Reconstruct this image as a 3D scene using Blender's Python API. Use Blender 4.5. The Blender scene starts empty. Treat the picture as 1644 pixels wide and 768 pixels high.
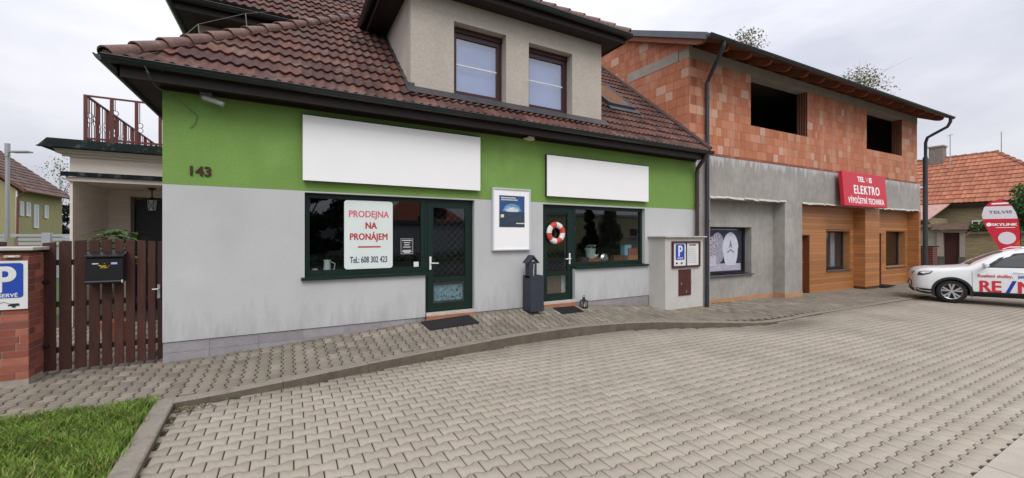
import bpy, bmesh, math, random
import numpy as np
from mathutils import Vector, Matrix
random.seed(7); rng=np.random.default_rng(11)
S=bpy.context.scene; COL=S.collection
CAM=Vector((0,0,1.79))
# ------------------------------------------------------------------ materials
def lnk(nt,a,b): nt.links.new(a,b)
def new_mat(name):
    m=bpy.data.materials.new(name); m.use_nodes=True; nt=m.node_tree
    return m,nt,nt.nodes['Principled BSDF']
def texcoord(nt,scale=(1,1,1)):
    g=nt.nodes.new('ShaderNodeNewGeometry'); mp=nt.nodes.new('ShaderNodeMapping')
    mp.inputs['Scale'].default_value=scale; lnk(nt,g.outputs['Position'],mp.inputs[0]); return mp.outputs[0]
def noise(nt,scale,detail=4,vec=None,rough=.6):
    n=nt.nodes.new('ShaderNodeTexNoise'); n.inputs['Scale'].default_value=scale; n.inputs['Detail'].default_value=detail
    n.inputs['Roughness'].default_value=rough
    if vec is not None: lnk(nt,vec,n.inputs['Vector'])
    return n.outputs['Fac']
def ramp(nt,fac,stops):
    r=nt.nodes.new('ShaderNodeValToRGB'); e=r.color_ramp.elements
    while len(e)<len(stops): e.new(.5)
    for i,(p,c) in enumerate(stops): e[i].position=p; e[i].color=(*c,1) if len(c)==3 else c
    lnk(nt,fac,r.inputs[0]); return r.outputs[0]
def mixc(nt,fac,a,b,mode='MIX'):
    m=nt.nodes.new('ShaderNodeMix'); m.data_type='RGBA'; m.blend_type=mode
    for s,v in ((m.inputs[0],fac),(m.inputs[6],a),(m.inputs[7],b)):
        if isinstance(v,(int,float)): s.default_value=v
        elif isinstance(v,tuple): s.default_value=(*v,1)
        else: lnk(nt,v,s)
    return m.outputs[2]
def mathn(nt,op,a,b=None,clamp=False):
    m=nt.nodes.new('ShaderNodeMath'); m.operation=op; m.use_clamp=clamp
    for s,v in ((m.inputs[0],a),(m.inputs[1],b)):
        if v is None: continue
        if isinstance(v,(int,float)): s.default_value=v
        else: lnk(nt,v,s)
    return m.outputs[0]
def bump(nt,b,h,strength=.3,dist=.01):
    n=nt.nodes.new('ShaderNodeBump'); n.inputs['Strength'].default_value=strength; n.inputs['Distance'].default_value=dist
    lnk(nt,h,n.inputs['Height']); lnk(nt,n.outputs[0],b.inputs['Normal'])
def M(name,c,rough=.75,var=.12,vs=3,bs=0,bst=.3,bd=.004,metal=0,attr=False,spec=.4,fine=0,fs=60,stretch=(1,1,1),dirt=None,ds=1.2,dlo=.5,dhi=.75):
    m,nt,b=new_mat(name); b.inputs['Roughness'].default_value=rough; b.inputs['Metallic'].default_value=metal
    b.inputs['Specular IOR Level'].default_value=spec
    v=texcoord(nt,stretch)
    base=c
    if attr:
        a=nt.nodes.new('ShaderNodeAttribute'); a.attribute_name='col'
        base=mixc(nt,1.0,c,a.outputs['Color'],'MULTIPLY')
    f=noise(nt,vs,5,v)
    r=ramp(nt,f,[(.25,(1-var,)*3),(.75,(1+var*.6,)*3)])
    col=mixc(nt,1.0,base,r,'MULTIPLY')
    if fine:
        f2=noise(nt,fs,3,v); r2=ramp(nt,f2,[(.3,(1-fine,)*3),(.7,(1+fine*.5,)*3)]); col=mixc(nt,1.0,col,r2,'MULTIPLY')
    if dirt:
        fd=noise(nt,ds,6,v,.65); rd=ramp(nt,fd,[(dlo,(0,0,0)),(dhi,(1,1,1))]); col=mixc(nt,rd,col,dirt)
    lnk(nt,col,b.inputs['Base Color'])
    if bs: bump(nt,b,noise(nt,bs,4,v),bst,bd)
    return m
def glass(name,refl=1.9,tint=(.75,.8,.8),rough=.0):
    m,nt,b=new_mat(name); nt.nodes.remove(b); out=nt.nodes['Material Output']
    t=nt.nodes.new('ShaderNodeBsdfTransparent'); t.inputs[0].default_value=(*tint,1)
    g=nt.nodes.new('ShaderNodeBsdfGlossy'); g.inputs['Roughness'].default_value=rough; g.inputs[0].default_value=(.93,.95,1,1)
    f=nt.nodes.new('ShaderNodeFresnel'); gg=nt.nodes.new('ShaderNodeNewGeometry'); io=mathn(nt,'MULTIPLY_ADD',gg.outputs['Backfacing'],1/refl-refl); io.node.inputs[2].default_value=refl; lnk(nt,io,f.inputs[0])
    x=nt.nodes.new('ShaderNodeMixShader'); lnk(nt,f.outputs[0],x.inputs[0]); lnk(nt,t.outputs[0],x.inputs[1]); lnk(nt,g.outputs[0],x.inputs[2])
    lnk(nt,x.outputs[0],out.inputs[0]); return m

m_green=M('green_plaster',(.205,.36,.088),.9,.12,1.3,90,.6,.005,fine=.14,fs=45,dirt=(.25,.42,.12),ds=.9,dlo=.58,dhi=.85)
m_cream=M('cream_plaster',(.52,.47,.41),.9,.10,1.5,70,.8,.006,fine=.16,fs=38)
m_creamsm=M('cream_smooth',(.56,.50,.45),.9,.08,2,70,.3,.003,fine=.05)
m_beige=M('beige_stucco',(.78,.71,.63),.9,.10,2,40,.4,.004,fine=.08,stretch=(1,1,5))
m_plinth=M('plinth_stone',(.30,.285,.295),.7,.15,8,30,1,.01,attr=True)
m_tile=M('roof_tile',(1,1,1),.78,.3,2.2,60,.4,.003,attr=True,fine=.28,fs=25,spec=.25,dirt=(.23,.16,.13),ds=2.6,dlo=.50,dhi=.85)
m_cap=M('ridge_tile',(.175,.095,.08),.65,.35,5,50,.4,.003,fine=.25,fs=25,dirt=(.30,.25,.2),ds=4,dlo=.55,dhi=.8)
m_gutter=M('gutter_green',(.016,.024,.024),.35,.35,5,0,metal=.0,spec=.6)
m_brown=M('soffit_brown',(.022,.013,.012),.55,.3,4,stretch=(1,1,8))
m_frame=M('window_brown',(.05,.018,.016),.35,.15,6)
m_dgreen=M('door_green',(.006,.022,.017),.45,.12,6,spec=.3)
m_white=M('white_panel',(.95,.955,.96),.6,.02,2)
m_whitep=M('white_plastic',(.78,.79,.78),.45,.05,5)
m_black=M('black_plastic',(.012,.012,.014),.4,.1,5)
m_rubber=M('rubber_mat',(.018,.018,.02),.9,.2,30,200,.8,.004)
m_terra=M('terracotta_step',(.40,.17,.10),.7,.2,8,40,.3)
m_stone=M('step_stone',(.55,.5,.45),.8,.15,8)
m_anth=M('anthracite',(.035,.04,.06),.6,.15,6,40,.3)
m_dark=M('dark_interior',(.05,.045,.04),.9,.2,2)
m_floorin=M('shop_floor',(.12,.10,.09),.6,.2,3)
m_glass=glass('shop_glass',1.62,(.86,.9,.9))
m_glass2=glass('upper_glass',2.3,(.85,.88,.95))
m_glassc=glass('car_glass',2.0,(.25,.3,.3))
m_skytone_curtain=M('skytone_curtain',(.55,.60,.72),.9,.1,2)
m_gate=M('gate_wood',(.066,.022,.016),.6,.4,3,40,.4,.004,attr=True,stretch=(6,6,1),fine=.2,fs=30)
m_metal=M('grey_metal',(.42,.43,.44),.4,.1,5,metal=.6)
m_silver=M('silver',(.7,.7,.72),.25,.05,5,metal=.9)
m_blue=M('sign_blue',(.02,.07,.42),.45,.03,4)
m_red=M('sign_red',(.62,.022,.045),.45,.06,3)
m_redfade=M('faded_red',(.70,.16,.20),.5,.1,8)
m_redtxt=M('red_text',(.50,.03,.035),.5,.1,8)
m_navy=M('navy_text',(.06,.07,.12),.5,.05,8)
m_blk=M('black_print',(.03,.03,.035),.5,.05,8)
m_ivory=M('paper_white',(.74,.82,.80),.6,.05,3)
m_numb=M('rust_number',(.06,.018,.012),.6,.3,30)
m_clay=M('clay_block',(1,1,1),.92,.16,5,12,.5,.004,attr=True,fine=.20,fs=8,stretch=(14,14,.8),dirt=(.66,.42,.31),ds=.16,dlo=.52,dhi=.95)
m_mortar=M('mortar_clay',(.16,.07,.045),.95,.2,6)
m_conc=M('ring_concrete',(.40,.36,.31),.9,.18,3,30,.4,.005,fine=.1)
m_wood=M('cladding_wood',(1,1,1),.45,.18,2.5,30,.2,.002,attr=True,fine=.14,fs=6,stretch=(.8,.8,22))
m_wooddk=M('cladding_joint',(.10,.045,.02),.8,.2,4)
m_jamb=M('jamb_wood',(.20,.065,.025),.5,.2,4,stretch=(6,6,1))
m_raft=M('rafter_wood',(.27,.10,.05),.7,.3,3,30,.3,stretch=(1,1,5))
m_deck=M('roof_boards',(.16,.06,.035),.75,.3,3)
m_zinc=M('zinc_sheet',(.13,.14,.16),.45,.2,3,metal=.3)
m_pipe=M('dark_pipe',(.045,.05,.065),.4,.2,6,spec=.5)
m_pipebr=M('brown_pipe',(.055,.032,.032),.4,.2,6,spec=.5)
m_brick=M('red_brick',(1,1,1),.85,.2,8,60,.6,.005,attr=True,fine=.15,fs=50)
m_lime=M('mortar',(.38,.33,.28),.95,.2,10,40,.4)
m_orange=M('orange_tile',(1,1,1),.75,.2,1.5,0,attr=True,fine=.15,fs=20)
m_yel=M('yellow_plaster',(.34,.31,.16),.9,.1,1,50,.3)
m_ochre=M('ochre_wall',(.33,.27,.16),.9,.3,1.5,20,.5,.01,stretch=(1,1,6),dirt=(.17,.14,.09),ds=2)
m_oldpl=M('old_plaster',(.42,.38,.33),.95,.25,1.2,20,.4,.008,dirt=(.22,.19,.16),ds=1.5)
m_oldred=M('old_door_red',(.085,.03,.028),.8,.35,3,stretch=(5,5,.6))
m_asph=M('asphalt',(.055,.055,.06),.9,.15,4,80,.4)
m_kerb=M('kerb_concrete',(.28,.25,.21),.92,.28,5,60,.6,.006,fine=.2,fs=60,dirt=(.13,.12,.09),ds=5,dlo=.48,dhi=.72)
m_paver=M('paver',(1,1,1),.9,.14,.6,110,.4,.003,attr=True,fine=.14,fs=120,dirt=(.17,.145,.115),ds=.55,dlo=.52,dhi=1.0)
m_joint=M('joint_soil',(.055,.045,.03),1,.3,9,30,.5)
m_jointg=M('joint_moss',(.04,.04,.022),1,.35,5,30,.5)
m_soil=M('soil',(.035,.045,.015),1,.3,8)
m_grass=M('grass_blade',(1,1,1),.7,.25,1.5,attr=True,spec=.25)
m_leaf=M('leaf',(1,1,1),.65,.2,2,attr=True,spec=.3)
m_bark=M('bark',(.09,.07,.05),.9,.3,6,20,.6)
m_terrain=M('terrain_grass',(.06,.09,.025),1,.3,.5)
m_carw=M('car_white',(.80,.82,.84),.18,.01,2,spec=.6)
m_carblk=M('car_cladding',(.02,.02,.022),.6,.1,4)
m_tyre=M('tyre',(.018,.018,.018),.85,.1,10)
m_rim=M('rim_alloy',(.62,.62,.64),.3,.03,4,metal=.85)
m_railr=M('rail_red',(.14,.035,.028),.5,.2,5)
m_cover=M('porch_metal',(.012,.018,.018),.85,.35,5,spec=.15,dirt=(.12,.13,.12),ds=6,dlo=.55,dhi=.8)
m_flagw=M('flag_white',(.75,.72,.78),.7,.03,3)
m_yellow=M('flag_yellow',(.75,.35,.02),.7,.2,12)
m_purple=M('flag_purple',(.12,.03,.07),.7,.2,12)
m_gold=M('gold',(.55,.36,.06),.35,.1,8,metal=.5)
m_ptop=M('poster_sky',(.035,.10,.26),.3,.3,6)
m_pbot=M('poster_dark',(.045,.065,.10),.3,.3,10)
m_pglow=M('poster_glow',(.50,.66,.78),.3,.3,25)
m_icy=M('icy_print',(.30,.52,.62),.4,.45,14)
m_icyd=M('icy_dark',(.05,.14,.20),.4,.4,20)
m_boardp=M('board_photo',(.50,.47,.52),.4,.3,8)
m_shed=M('shed_grey',(.42,.43,.48),.8,.15,2)

def lower_plaster():
    m,nt,b=new_mat('grey_plaster'); b.inputs['Roughness'].default_value=.92
    v=texcoord(nt); f=noise(nt,1.1,5,v); c=ramp(nt,f,[(.25,(.50,.51,.515)),(.75,(.585,.595,.605))])
    f2=noise(nt,60,3,v); c=mixc(nt,1.0,c,ramp(nt,f2,[(.3,(.90,)*3),(.7,(1.05,)*3)]),'MULTIPLY')
    g=nt.nodes.new('ShaderNodeNewGeometry'); s=nt.nodes.new('ShaderNodeSeparateXYZ'); lnk(nt,g.outputs['Position'],s.inputs[0])
    vs=texcoord(nt,(3,3,.6)); fn=noise(nt,1.6,6,vs,.7)
    zz=mathn(nt,'MULTIPLY_ADD',s.outputs['Z'],-.42); zz.node.inputs[2].default_value=.52
    st=mathn(nt,'ADD',fn,zz); fac=ramp(nt,st,[(.72,(0,0,0)),(1.05,(.42,.42,.42))])
    c=mixc(nt,fac,c,(.27,.26,.25)); lnk(nt,c,b.inputs['Base Color'])
    bump(nt,b,noise(nt,95,4,v),.5,.004); return m
m_grey=lower_plaster()
def raw_concrete():
    m,nt,b=new_mat('raw_concrete_render'); b.inputs['Roughness'].default_value=.9
    v=texcoord(nt); f=noise(nt,.9,7,v,.65); c=ramp(nt,f,[(.3,(.29,.275,.25)),(.7,(.43,.41,.375))])
    f1=noise(nt,7,4,texcoord(nt,(1,1,.5))); c=mixc(nt,1.0,c,ramp(nt,f1,[(.3,(.88,)*3),(.7,(1.08,)*3)]),'MULTIPLY')
    g=nt.nodes.new('ShaderNodeNewGeometry'); s=nt.nodes.new('ShaderNodeSeparateXYZ'); lnk(nt,g.outputs['Position'],s.inputs[0])
    vs=texcoord(nt,(4.5,4.5,.35)); fn=noise(nt,1.5,6,vs,.7)
    zz=mathn(nt,'MULTIPLY_ADD',s.outputs['Z'],.55); zz.node.inputs[2].default_value=-1.76
    st=mathn(nt,'ADD',fn,zz); fac=ramp(nt,st,[(.93,(0,0,0)),(1.08,(.75,.75,.75))])
    c=mixc(nt,fac,c,(.56,.56,.60))
    lnk(nt,c,b.inputs['Base Color']); bump(nt,b,noise(nt,40,5,v),.4,.004); return m
m_raw=raw_concrete()
# ------------------------------------------------------------------ mesh builder
class MB:
    def __init__(s): s.v=[]; s.f=[]; s.m=[]; s.c=[]; s.mat=0; s.col=(1,1,1)
    def add(s,vs,fs,col=None):
        o=len(s.v); s.v+= [tuple(p) for p in vs]
        for f in fs: s.f.append(tuple(o+i for i in f)); s.m.append(s.mat); s.c.append(col or s.col)
    def quad(s,a,b,c,d,col=None): s.add([a,b,c,d],[(0,1,2,3)],col)
    def box(s,x0,x1,y0,y1,z0,z1,col=None,T=None):
        vs=[(x,y,z) for z in (z0,z1) for y in (y0,y1) for x in (x0,x1)]
        if T is not None: vs=[T@Vector(p) for p in vs]
        s.add(vs,[(0,2,3,1),(4,5,7,6),(0,1,5,4),(2,6,7,3),(0,4,6,2),(1,3,7,5)],col)
    def obox(s,c,ax,ay,az,col=None):   # centre + three half-axis vectors
        c,ax,ay,az=map(Vector,(c,ax,ay,az))
        vs=[c+sx*ax+sy*ay+sz*az for sz in (-1,1) for sy in (-1,1) for sx in (-1,1)]
        s.add(vs,[(0,2,3,1),(4,5,7,6),(0,1,5,4),(2,6,7,3),(0,4,6,2),(1,3,7,5)],col)
    def prism(s,pts,off,col=None):     # polygon + extrusion vector
        n=len(pts); off=Vector(off); a=[Vector(p) for p in pts]; b=[p+off for p in a]
        s.add(a+b,[tuple(range(n))[::-1],tuple(range(n,2*n))]+[(i,(i+1)%n,n+(i+1)%n,n+i) for i in range(n)],col)
    def tube(s,path,r,n=8,cap=True,col=None):
        P=[Vector(p) for p in path]; rs=r if isinstance(r,(list,tuple)) else [r]*len(P); rings=[]
        prev=None
        for i,p in enumerate(P):
            d=(P[min(i+1,len(P)-1)]-P[max(i-1,0)]).normalized()
            u=d.cross(Vector((0,0,1)))
            if u.length<.05: u=d.cross(Vector((0,1,0)))
            u.normalize()
            if prev is not None:
                u=(prev-d*prev.dot(d)).normalized()
            prev=u; w=d.cross(u)
            rings.append([p+rs[i]*(math.cos(a)*u+math.sin(a)*w) for a in [2*math.pi*k/n for k in range(n)]])
        fs=[]
        for i in range(len(P)-1):
            for k in range(n): fs.append((i*n+k,i*n+(k+1)%n,(i+1)*n+(k+1)%n,(i+1)*n+k))
        if cap: fs+=[tuple(range(n))[::-1],tuple(range((len(P)-1)*n,len(P)*n))]
        s.add([q for R_ in rings for q in R_],fs,col)
    def lathe(s,prof,c=(0,0,0),n=20,axis='z',col=None,cap=True):
        vs=[]; fs=[]
        for r,z in prof:
            for k in range(n):
                a=2*math.pi*k/n; p=(r*math.cos(a),r*math.sin(a),z)
                if axis=='y': p=(p[0],p[2],p[1])
                if axis=='x': p=(p[2],p[0],p[1])
                vs.append((c[0]+p[0],c[1]+p[1],c[2]+p[2]))
        for i in range(len(prof)-1):
            for k in range(n): fs.append((i*n+k,i*n+(k+1)%n,(i+1)*n+(k+1)%n,(i+1)*n+k))
        if cap: fs+=[tuple(range(n))[::-1],tuple(range((len(prof)-1)*n,len(prof)*n))]
        s.add(vs,fs,col)
    def build(s,name,mats,parent=None,smooth=False,bevel=0,world=False,fix=False):
        me=bpy.data.meshes.new(name)
        vs=s.v
        if world and parent is not None:
            r=parent
            while r.parent: r=r.parent
            l=r.location; vs=[(p[0]-l.x,p[1]-l.y,p[2]-l.z) for p in vs]
        me.from_pydata([tuple(p) for p in vs],[],s.f); me.validate(verbose=False)
        if not isinstance(mats,(list,tuple)): mats=[mats]
        for m in mats: me.materials.append(m)
        if len(me.polygons)==len(s.f):
            me.polygons.foreach_set('material_index',s.m)
            if any(c!=(1,1,1) for c in s.c[:50]) or len(set(s.c))>1:
                a=me.color_attributes.new('col','FLOAT_COLOR','CORNER'); arr=[]
                for p,c in zip(me.polygons,s.c): arr+= [c[0],c[1],c[2],1]*p.loop_total
                a.data.foreach_set('color',arr)
        if fix:
            bm=bmesh.new(); bm.from_mesh(me); bmesh.ops.recalc_face_normals(bm,faces=bm.faces); bm.to_mesh(me); bm.free()
        if smooth:
            me.polygons.foreach_set('use_smooth',[True]*len(me.polygons))
            try: me.set_sharp_from_angle(angle=math.radians(40))
            except Exception: pass
        o=bpy.data.objects.new(name,me); COL.objects.link(o)
        if parent is not None: o.parent=parent
        if bevel:
            b=o.modifiers.new('bevel','BEVEL'); b.width=bevel; b.segments=2; b.limit_method='ANGLE'; b.angle_limit=math.radians(40)
        return o
def tag(o,label=None,cat=None,group=None,kind=None):
    for k,v in (('label',label),('category',cat),('group',group),('kind',kind)):
        if v: o[k]=v
    return o
def thing(name,label,cat,loc=(0,0,0),rz=0,group=None):
    o=bpy.data.objects.new(name,None); COL.objects.link(o); o.location=loc; o.rotation_euler=(0,0,rz); o.empty_display_size=.2
    return tag(o,label,cat,group)
def npmesh(name,V,faces_n,mats,col=None,parent=None,kind=None,smooth=False):
    """V (N,3); faces_n list of index arrays of equal width"""
    me=bpy.data.meshes.new(name); me.vertices.add(len(V)); me.vertices.foreach_set('co',np.asarray(V,dtype=np.float32).ravel())
    li=np.concatenate([f.ravel() for f in faces_n]); tot=np.concatenate([np.full(len(f),f.shape[1]) for f in faces_n])
    st=np.concatenate([[0],np.cumsum(tot)[:-1]])
    me.loops.add(len(li)); me.loops.foreach_set('vertex_index',li.astype(np.int32))
    me.polygons.add(len(tot)); me.polygons.foreach_set('loop_start',st.astype(np.int32)); me.polygons.foreach_set('loop_total',tot.astype(np.int32))
    me.update(calc_edges=True)
    for m in (mats if isinstance(mats,list) else [mats]): me.materials.append(m)
    if col is not None:   # per face colours
        c=np.ones((len(li),4),np.float32); c[:,:3]=np.repeat(col,tot,axis=0)
        a=me.color_attributes.new('col','FLOAT_COLOR','CORNER'); a.data.foreach_set('color',c.ravel())
    if smooth: me.polygons.foreach_set('use_smooth',[True]*len(tot))
    o=bpy.data.objects.new(name,me); COL.objects.link(o)
    if parent is not None: o.parent=parent
    if kind: o['kind']=kind
    return o
def text(name,body,size,origin,U,V_,mat,parent,bold=.0,depth=.002,align='CENTER',sx=1,world=False,spacing=1):
    """flat lettering: U text direction, V_ up direction, origin = baseline anchor"""
    cu=bpy.data.curves.new(name,'FONT'); cu.body=body; cu.size=size; cu.align_x=align; cu.offset=0; cu.extrude=depth
    cu.space_character=spacing; cu.resolution_u=4
    tmp=bpy.data.objects.new('tmp',cu); COL.objects.link(tmp)
    dg=bpy.context.evaluated_depsgraph_get(); me=bpy.data.meshes.new_from_object(tmp.evaluated_get(dg))
    bpy.data.objects.remove(tmp); bpy.data.curves.remove(cu)
    U=Vector(U).normalized(); V_=Vector(V_).normalized(); N=U.cross(V_)
    if bold:
        b_=bold*size*1.05; n0=len(me.vertices); vv=[v.co.copy() for v in me.vertices]; ff=[tuple(p.vertices) for p in me.polygons]; V2_=[];F2_=[]
        for k,(ox,oy) in enumerate(((0,0),(-b_,0),(b_,0),(-b_*.5,b_*.5),(b_*.5,-b_*.5),(b_*.5,b_*.5),(-b_*.5,-b_*.5))):
            V2_+=[(v.x+ox,v.y+oy,v.z-k*.00025) for v in vv]; F2_+=[tuple(i+k*n0 for i in f) for f in ff]
        me=bpy.data.meshes.new(name); me.from_pydata(V2_,[],F2_)
    X=Matrix((( U.x*sx,V_.x,N.x,origin[0]),(U.y*sx,V_.y,N.y,origin[1]),(U.z*sx,V_.z,N.z,origin[2]),(0,0,0,1)))
    me.transform(X)
    if world:
        r=parent
        while r.parent: r=r.parent
        me.transform(Matrix.Translation(-r.location))
    me.name=name; me.materials.clear(); me.materials.append(mat)
    o=bpy.data.objects.new(name,me); COL.objects.link(o); o.parent=parent; return o
# wall (x along, front at y0, thickness) with rectangular holes
def wall_holes(mb,x0,x1,z0,z1,y0,th,holes,reveal=True):
    xs=sorted(set([x0,x1]+[min(max(h[i],x0),x1) for h in holes for i in (0,1)])); zs=sorted(set([z0,z1]+[min(max(h[i],z0),z1) for h in holes for i in (2,3)]))
    def hole(cx,cz): return any(h[0]<cx<h[1] and h[2]<cz<h[3] for h in holes)
    S_={}
    for i in range(len(xs)-1):
        for j in range(len(zs)-1): S_[i,j]=not hole((xs[i]+xs[i+1])/2,(zs[j]+zs[j+1])/2)
    y1=y0+th
    for (i,j),s in S_.items():
        if not s: continue
        a,b,c,d=xs[i],xs[i+1],zs[j],zs[j+1]
        mb.quad((a,y0,c),(b,y0,c),(b,y0,d),(a,y0,d)); mb.quad((b,y1,c),(a,y1,c),(a,y1,d),(b,y1,d))
        if not S_.get((i-1,j),False): mb.quad((a,y1,c),(a,y0,c),(a,y0,d),(a,y1,d))
        if not S_.get((i+1,j),False): mb.quad((b,y0,c),(b,y1,c),(b,y1,d),(b,y0,d))
        if not S_.get((i,j-1),False): mb.quad((a,y1,c),(b,y1,c),(b,y0,c),(a,y0,c))
        if not S_.get((i,j+1),False): mb.quad((a,y0,d),(b,y0,d),(b,y1,d),(a,y1,d))
def rows_panel(mb,O,U,N,ulen,zs,holes,wfun,gap,proud,cfun,ends=None):
    """blocks laid in horizontal rows on a vertical plane; ends(z)->(u0,u1)"""
    O,U,N=Vector(O),Vector(U).normalized(),Vector(N).normalized()
    for r,(za,zb) in enumerate(zs):
        zc=(za+zb)/2; lo,hi=(0,ulen) if ends is None else ends(zc)
        iv=[(lo,hi)]
        for h in holes:
            if h[2]<zc<h[3]:
                nv=[]
                for a,b in iv:
                    if h[1]<=a or h[0]>=b: nv.append((a,b))
                    else:
                        if h[0]>a: nv.append((a,h[0]))
                        if h[1]<b: nv.append((h[1],b))
                iv=nv
        for a,b in iv:
            u=a; first=True
            while u<b-1e-4:
                w=wfun(r,first); first=False
                e=min(u+w,b)
                if b-e<.04: e=b
                g=gap/2; p=[(u+g,za+g),(e-g,za+g),(e-g,zb-g),(u+g,zb-g)]
                fr=[O+U*x+Vector((0,0,z))+N*proud for x,z in p]; bk=[O+U*x+Vector((0,0,z))-N*.004 for x,z in p]
                c=cfun(r,u,e)
                mb.add(fr+bk,[(0,1,2,3),(0,4,5,1),(1,5,6,2),(2,6,7,3),(3,7,4,0)],c); u=e
# roof tile field
TILES=[(.122,.056,.048),(.142,.064,.053),(.102,.050,.044),(.162,.072,.057),(.118,.060,.053),(.086,.044,.040)]
def tiles(mb,O,U,V_,ulen,nc,clen,umin=lambda v:0,umax=lambda v:1e9,roll=.15,amp=.034,step=.042,pal=TILES,ns=6,tile=.30,skip=None):
    O,U,V_=Vector(O),Vector(U).normalized(),Vector(V_).normalized(); N=U.cross(V_).normalized()
    if N.z<0: N=-N
    nu=int(ulen/roll*ns)
    for c in range(nc):
        v0=c*clen; v1=(c+1)*clen
        cols=[random.choice(pal) for _ in range(int(ulen/tile)+2)]; k=random.uniform(.90,1.08); jit=[random.gauss(0,.004) for _ in cols]
        rows=[]
        for v,h in ((v0,-.01),(v0,step),(v1,.006)):
            a,b=max(0,umin(v)),min(ulen,umax(v)); row=[]
            for i in range(nu+1):
                u0=i*roll/ns; u=min(max(u0,a),b); ph=(u/roll)%1
                w=amp*(.5+.5*math.cos(2*math.pi*ph))**1.3
                row.append((u,O+U*u+V_*(v+(jit[int(u/tile)%len(jit)] if v==v0 else 0))+N*(h+(w if h>-.005 else w*.6))))
            rows.append(row)
        base=len(mb.v)
        for row in rows: mb.v+= [tuple(p) for _,p in row]
        n=nu+1
        for i in range(nu):
            if skip is not None and skip(rows[1][i][1],rows[2][i][1]): continue
            if rows[1][i+1][0]-rows[1][i][0]<1e-6 and rows[2][i+1][0]-rows[2][i][0]<1e-6: continue
            cc=cols[int((rows[1][i][0]+.15*(c%2)*0)/tile)%len(cols)]; cc=tuple(x*k for x in cc)
            for r in (0,1):
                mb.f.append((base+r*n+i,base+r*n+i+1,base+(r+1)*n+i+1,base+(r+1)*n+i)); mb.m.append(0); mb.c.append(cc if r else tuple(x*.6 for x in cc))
def caps(mb,A,B,r=.11,L=.36):
    A,B=Vector(A),Vector(B); D=B-A; n=max(1,int(D.length/L)); d=D.normalized(); side=d.cross(Vector((0,0,1))).normalized(); up=side.cross(d)
    for i in range(n):
        p=A+D*(i/n); q=A+D*((i+1)/n)+d*.05; rs=(r*1.12,r*.92); ring=[]
        for P,rr,lift in ((p,rs[0],.025),(q,rs[1],.0)):
            ring.append([P+up*lift+side*(math.cos(a)*rr)+up*(math.sin(a)*rr*.85) for a in [math.pi*(-.12+1.24*k/8) for k in range(9)]])
        ring2=[[v-up*.02 for v in ring[0]],]
        vs=ring2[0]+ring[0]+ring[1]
        fs=[(k,k+1,9+k+1,9+k) for k in range(8)]+[(9+k,9+k+1,18+k+1,18+k) for k in range(8)]
        mb.add(vs,fs)
def halfgutter(mb,A,B,r=.075,n=8):
    A,B=Vector(A),Vector(B); d=(B-A).normalized(); side=d.cross(Vector((0,0,1))).normalized(); up=Vector((0,0,1))
    vs=[]
    for P in (A,B):
        for rr in (r,r-.008):
            vs+=[P+side*(math.cos(a)*rr)+up*(math.sin(a)*rr) for a in [math.pi+math.pi*k/n for k in range(n+1)]]
    m=n+1; fs=[]
    for k in range(n): fs+=[(k,k+1,2*m+k+1,2*m+k),(m+k,3*m+k,3*m+k+1,m+k+1),(k,m+k,m+k+1,k+1),(2*m+k,2*m+k+1,3*m+k+1,3*m+k)]
    fs+=[(0,2*m,3*m,m),(n,m+n,3*m+n,2*m+n),tuple(range(m)),tuple(range(2*m,3*m))[::-1]]
    mb.add(vs,fs)
    for P in (A,B): pass
    for sgn in (-1,1): mb.tube([A+side*sgn*r,B+side*sgn*r],.011,6)

# ------------------------------------------------------------------ ground
def zlot(x): return -.017*min(max(x,-8),34)
KX=[-1.03,-.22,.75,1.82,2.92,3.84,4.6,5.24,5.95,6.75,7.26,7.95,8.64,9.3,10.2,11.48,13.9,19,30,45]
KY=[5.37,5.43,5.61,5.80,5.95,6.04,6.08,6.09,6.03,5.84,5.64,5.39,5.19,5.11,5.16,5.26,5.30,5.34,5.4,5.45]
KZ=[.075,.095,.105,.102,.106,.10,.095,.08,.055,.035,.015,-.015,-.06,-.10,-.14,-.165,-.205,-.285,-.45,-.5]
WX=[-9,-1.5,-.17,1.72,2.2,3.2,4.26,5.6,6.65,7.9,9.34,10.0,12,25,45]
WZ=[.06,.05,.12,.24,.29,.315,.32,.28,.19,.08,-.14,-.20,-.23,-.30,-.42]
_kx=np.linspace(-1.03,45,2302); _ky=np.convolve(np.pad(np.interp(_kx,KX,KY),17,mode='edge'),np.ones(35)/35,'valid'); _kz=np.convolve(np.pad(np.interp(_kx,KX,KZ),17,mode='edge'),np.ones(35)/35,'valid')
def yk(x): return np.interp(x,_kx,_ky,left=5.60)
def zk(x): return np.interp(x,_kx,_kz,left=.07)
def zp(x,y):
    a=yk(x)+.15; w=np.where(x<9.7,7.2,7.45); v=np.clip((y-a)/(w-a),0,1)
    return zk(x)-.007+v*(np.interp(x,WX,WZ)-zk(x))
def bone(nx,gap=.0055):
    # profile of an I-shaped paver, long axis x (0.2), wide ends .165, waist .115
    w,n=.0825-.0,.0575; L=.1
    pts=[(-L,-w),(-.066,-w),(-.034,-n),(.034,-n),(.066,-w),(L,-w),(L,w),(.066,w),(.034,n),(-.034,n),(-.066,w),(-L,w)]
    return np.array(pts)
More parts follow.
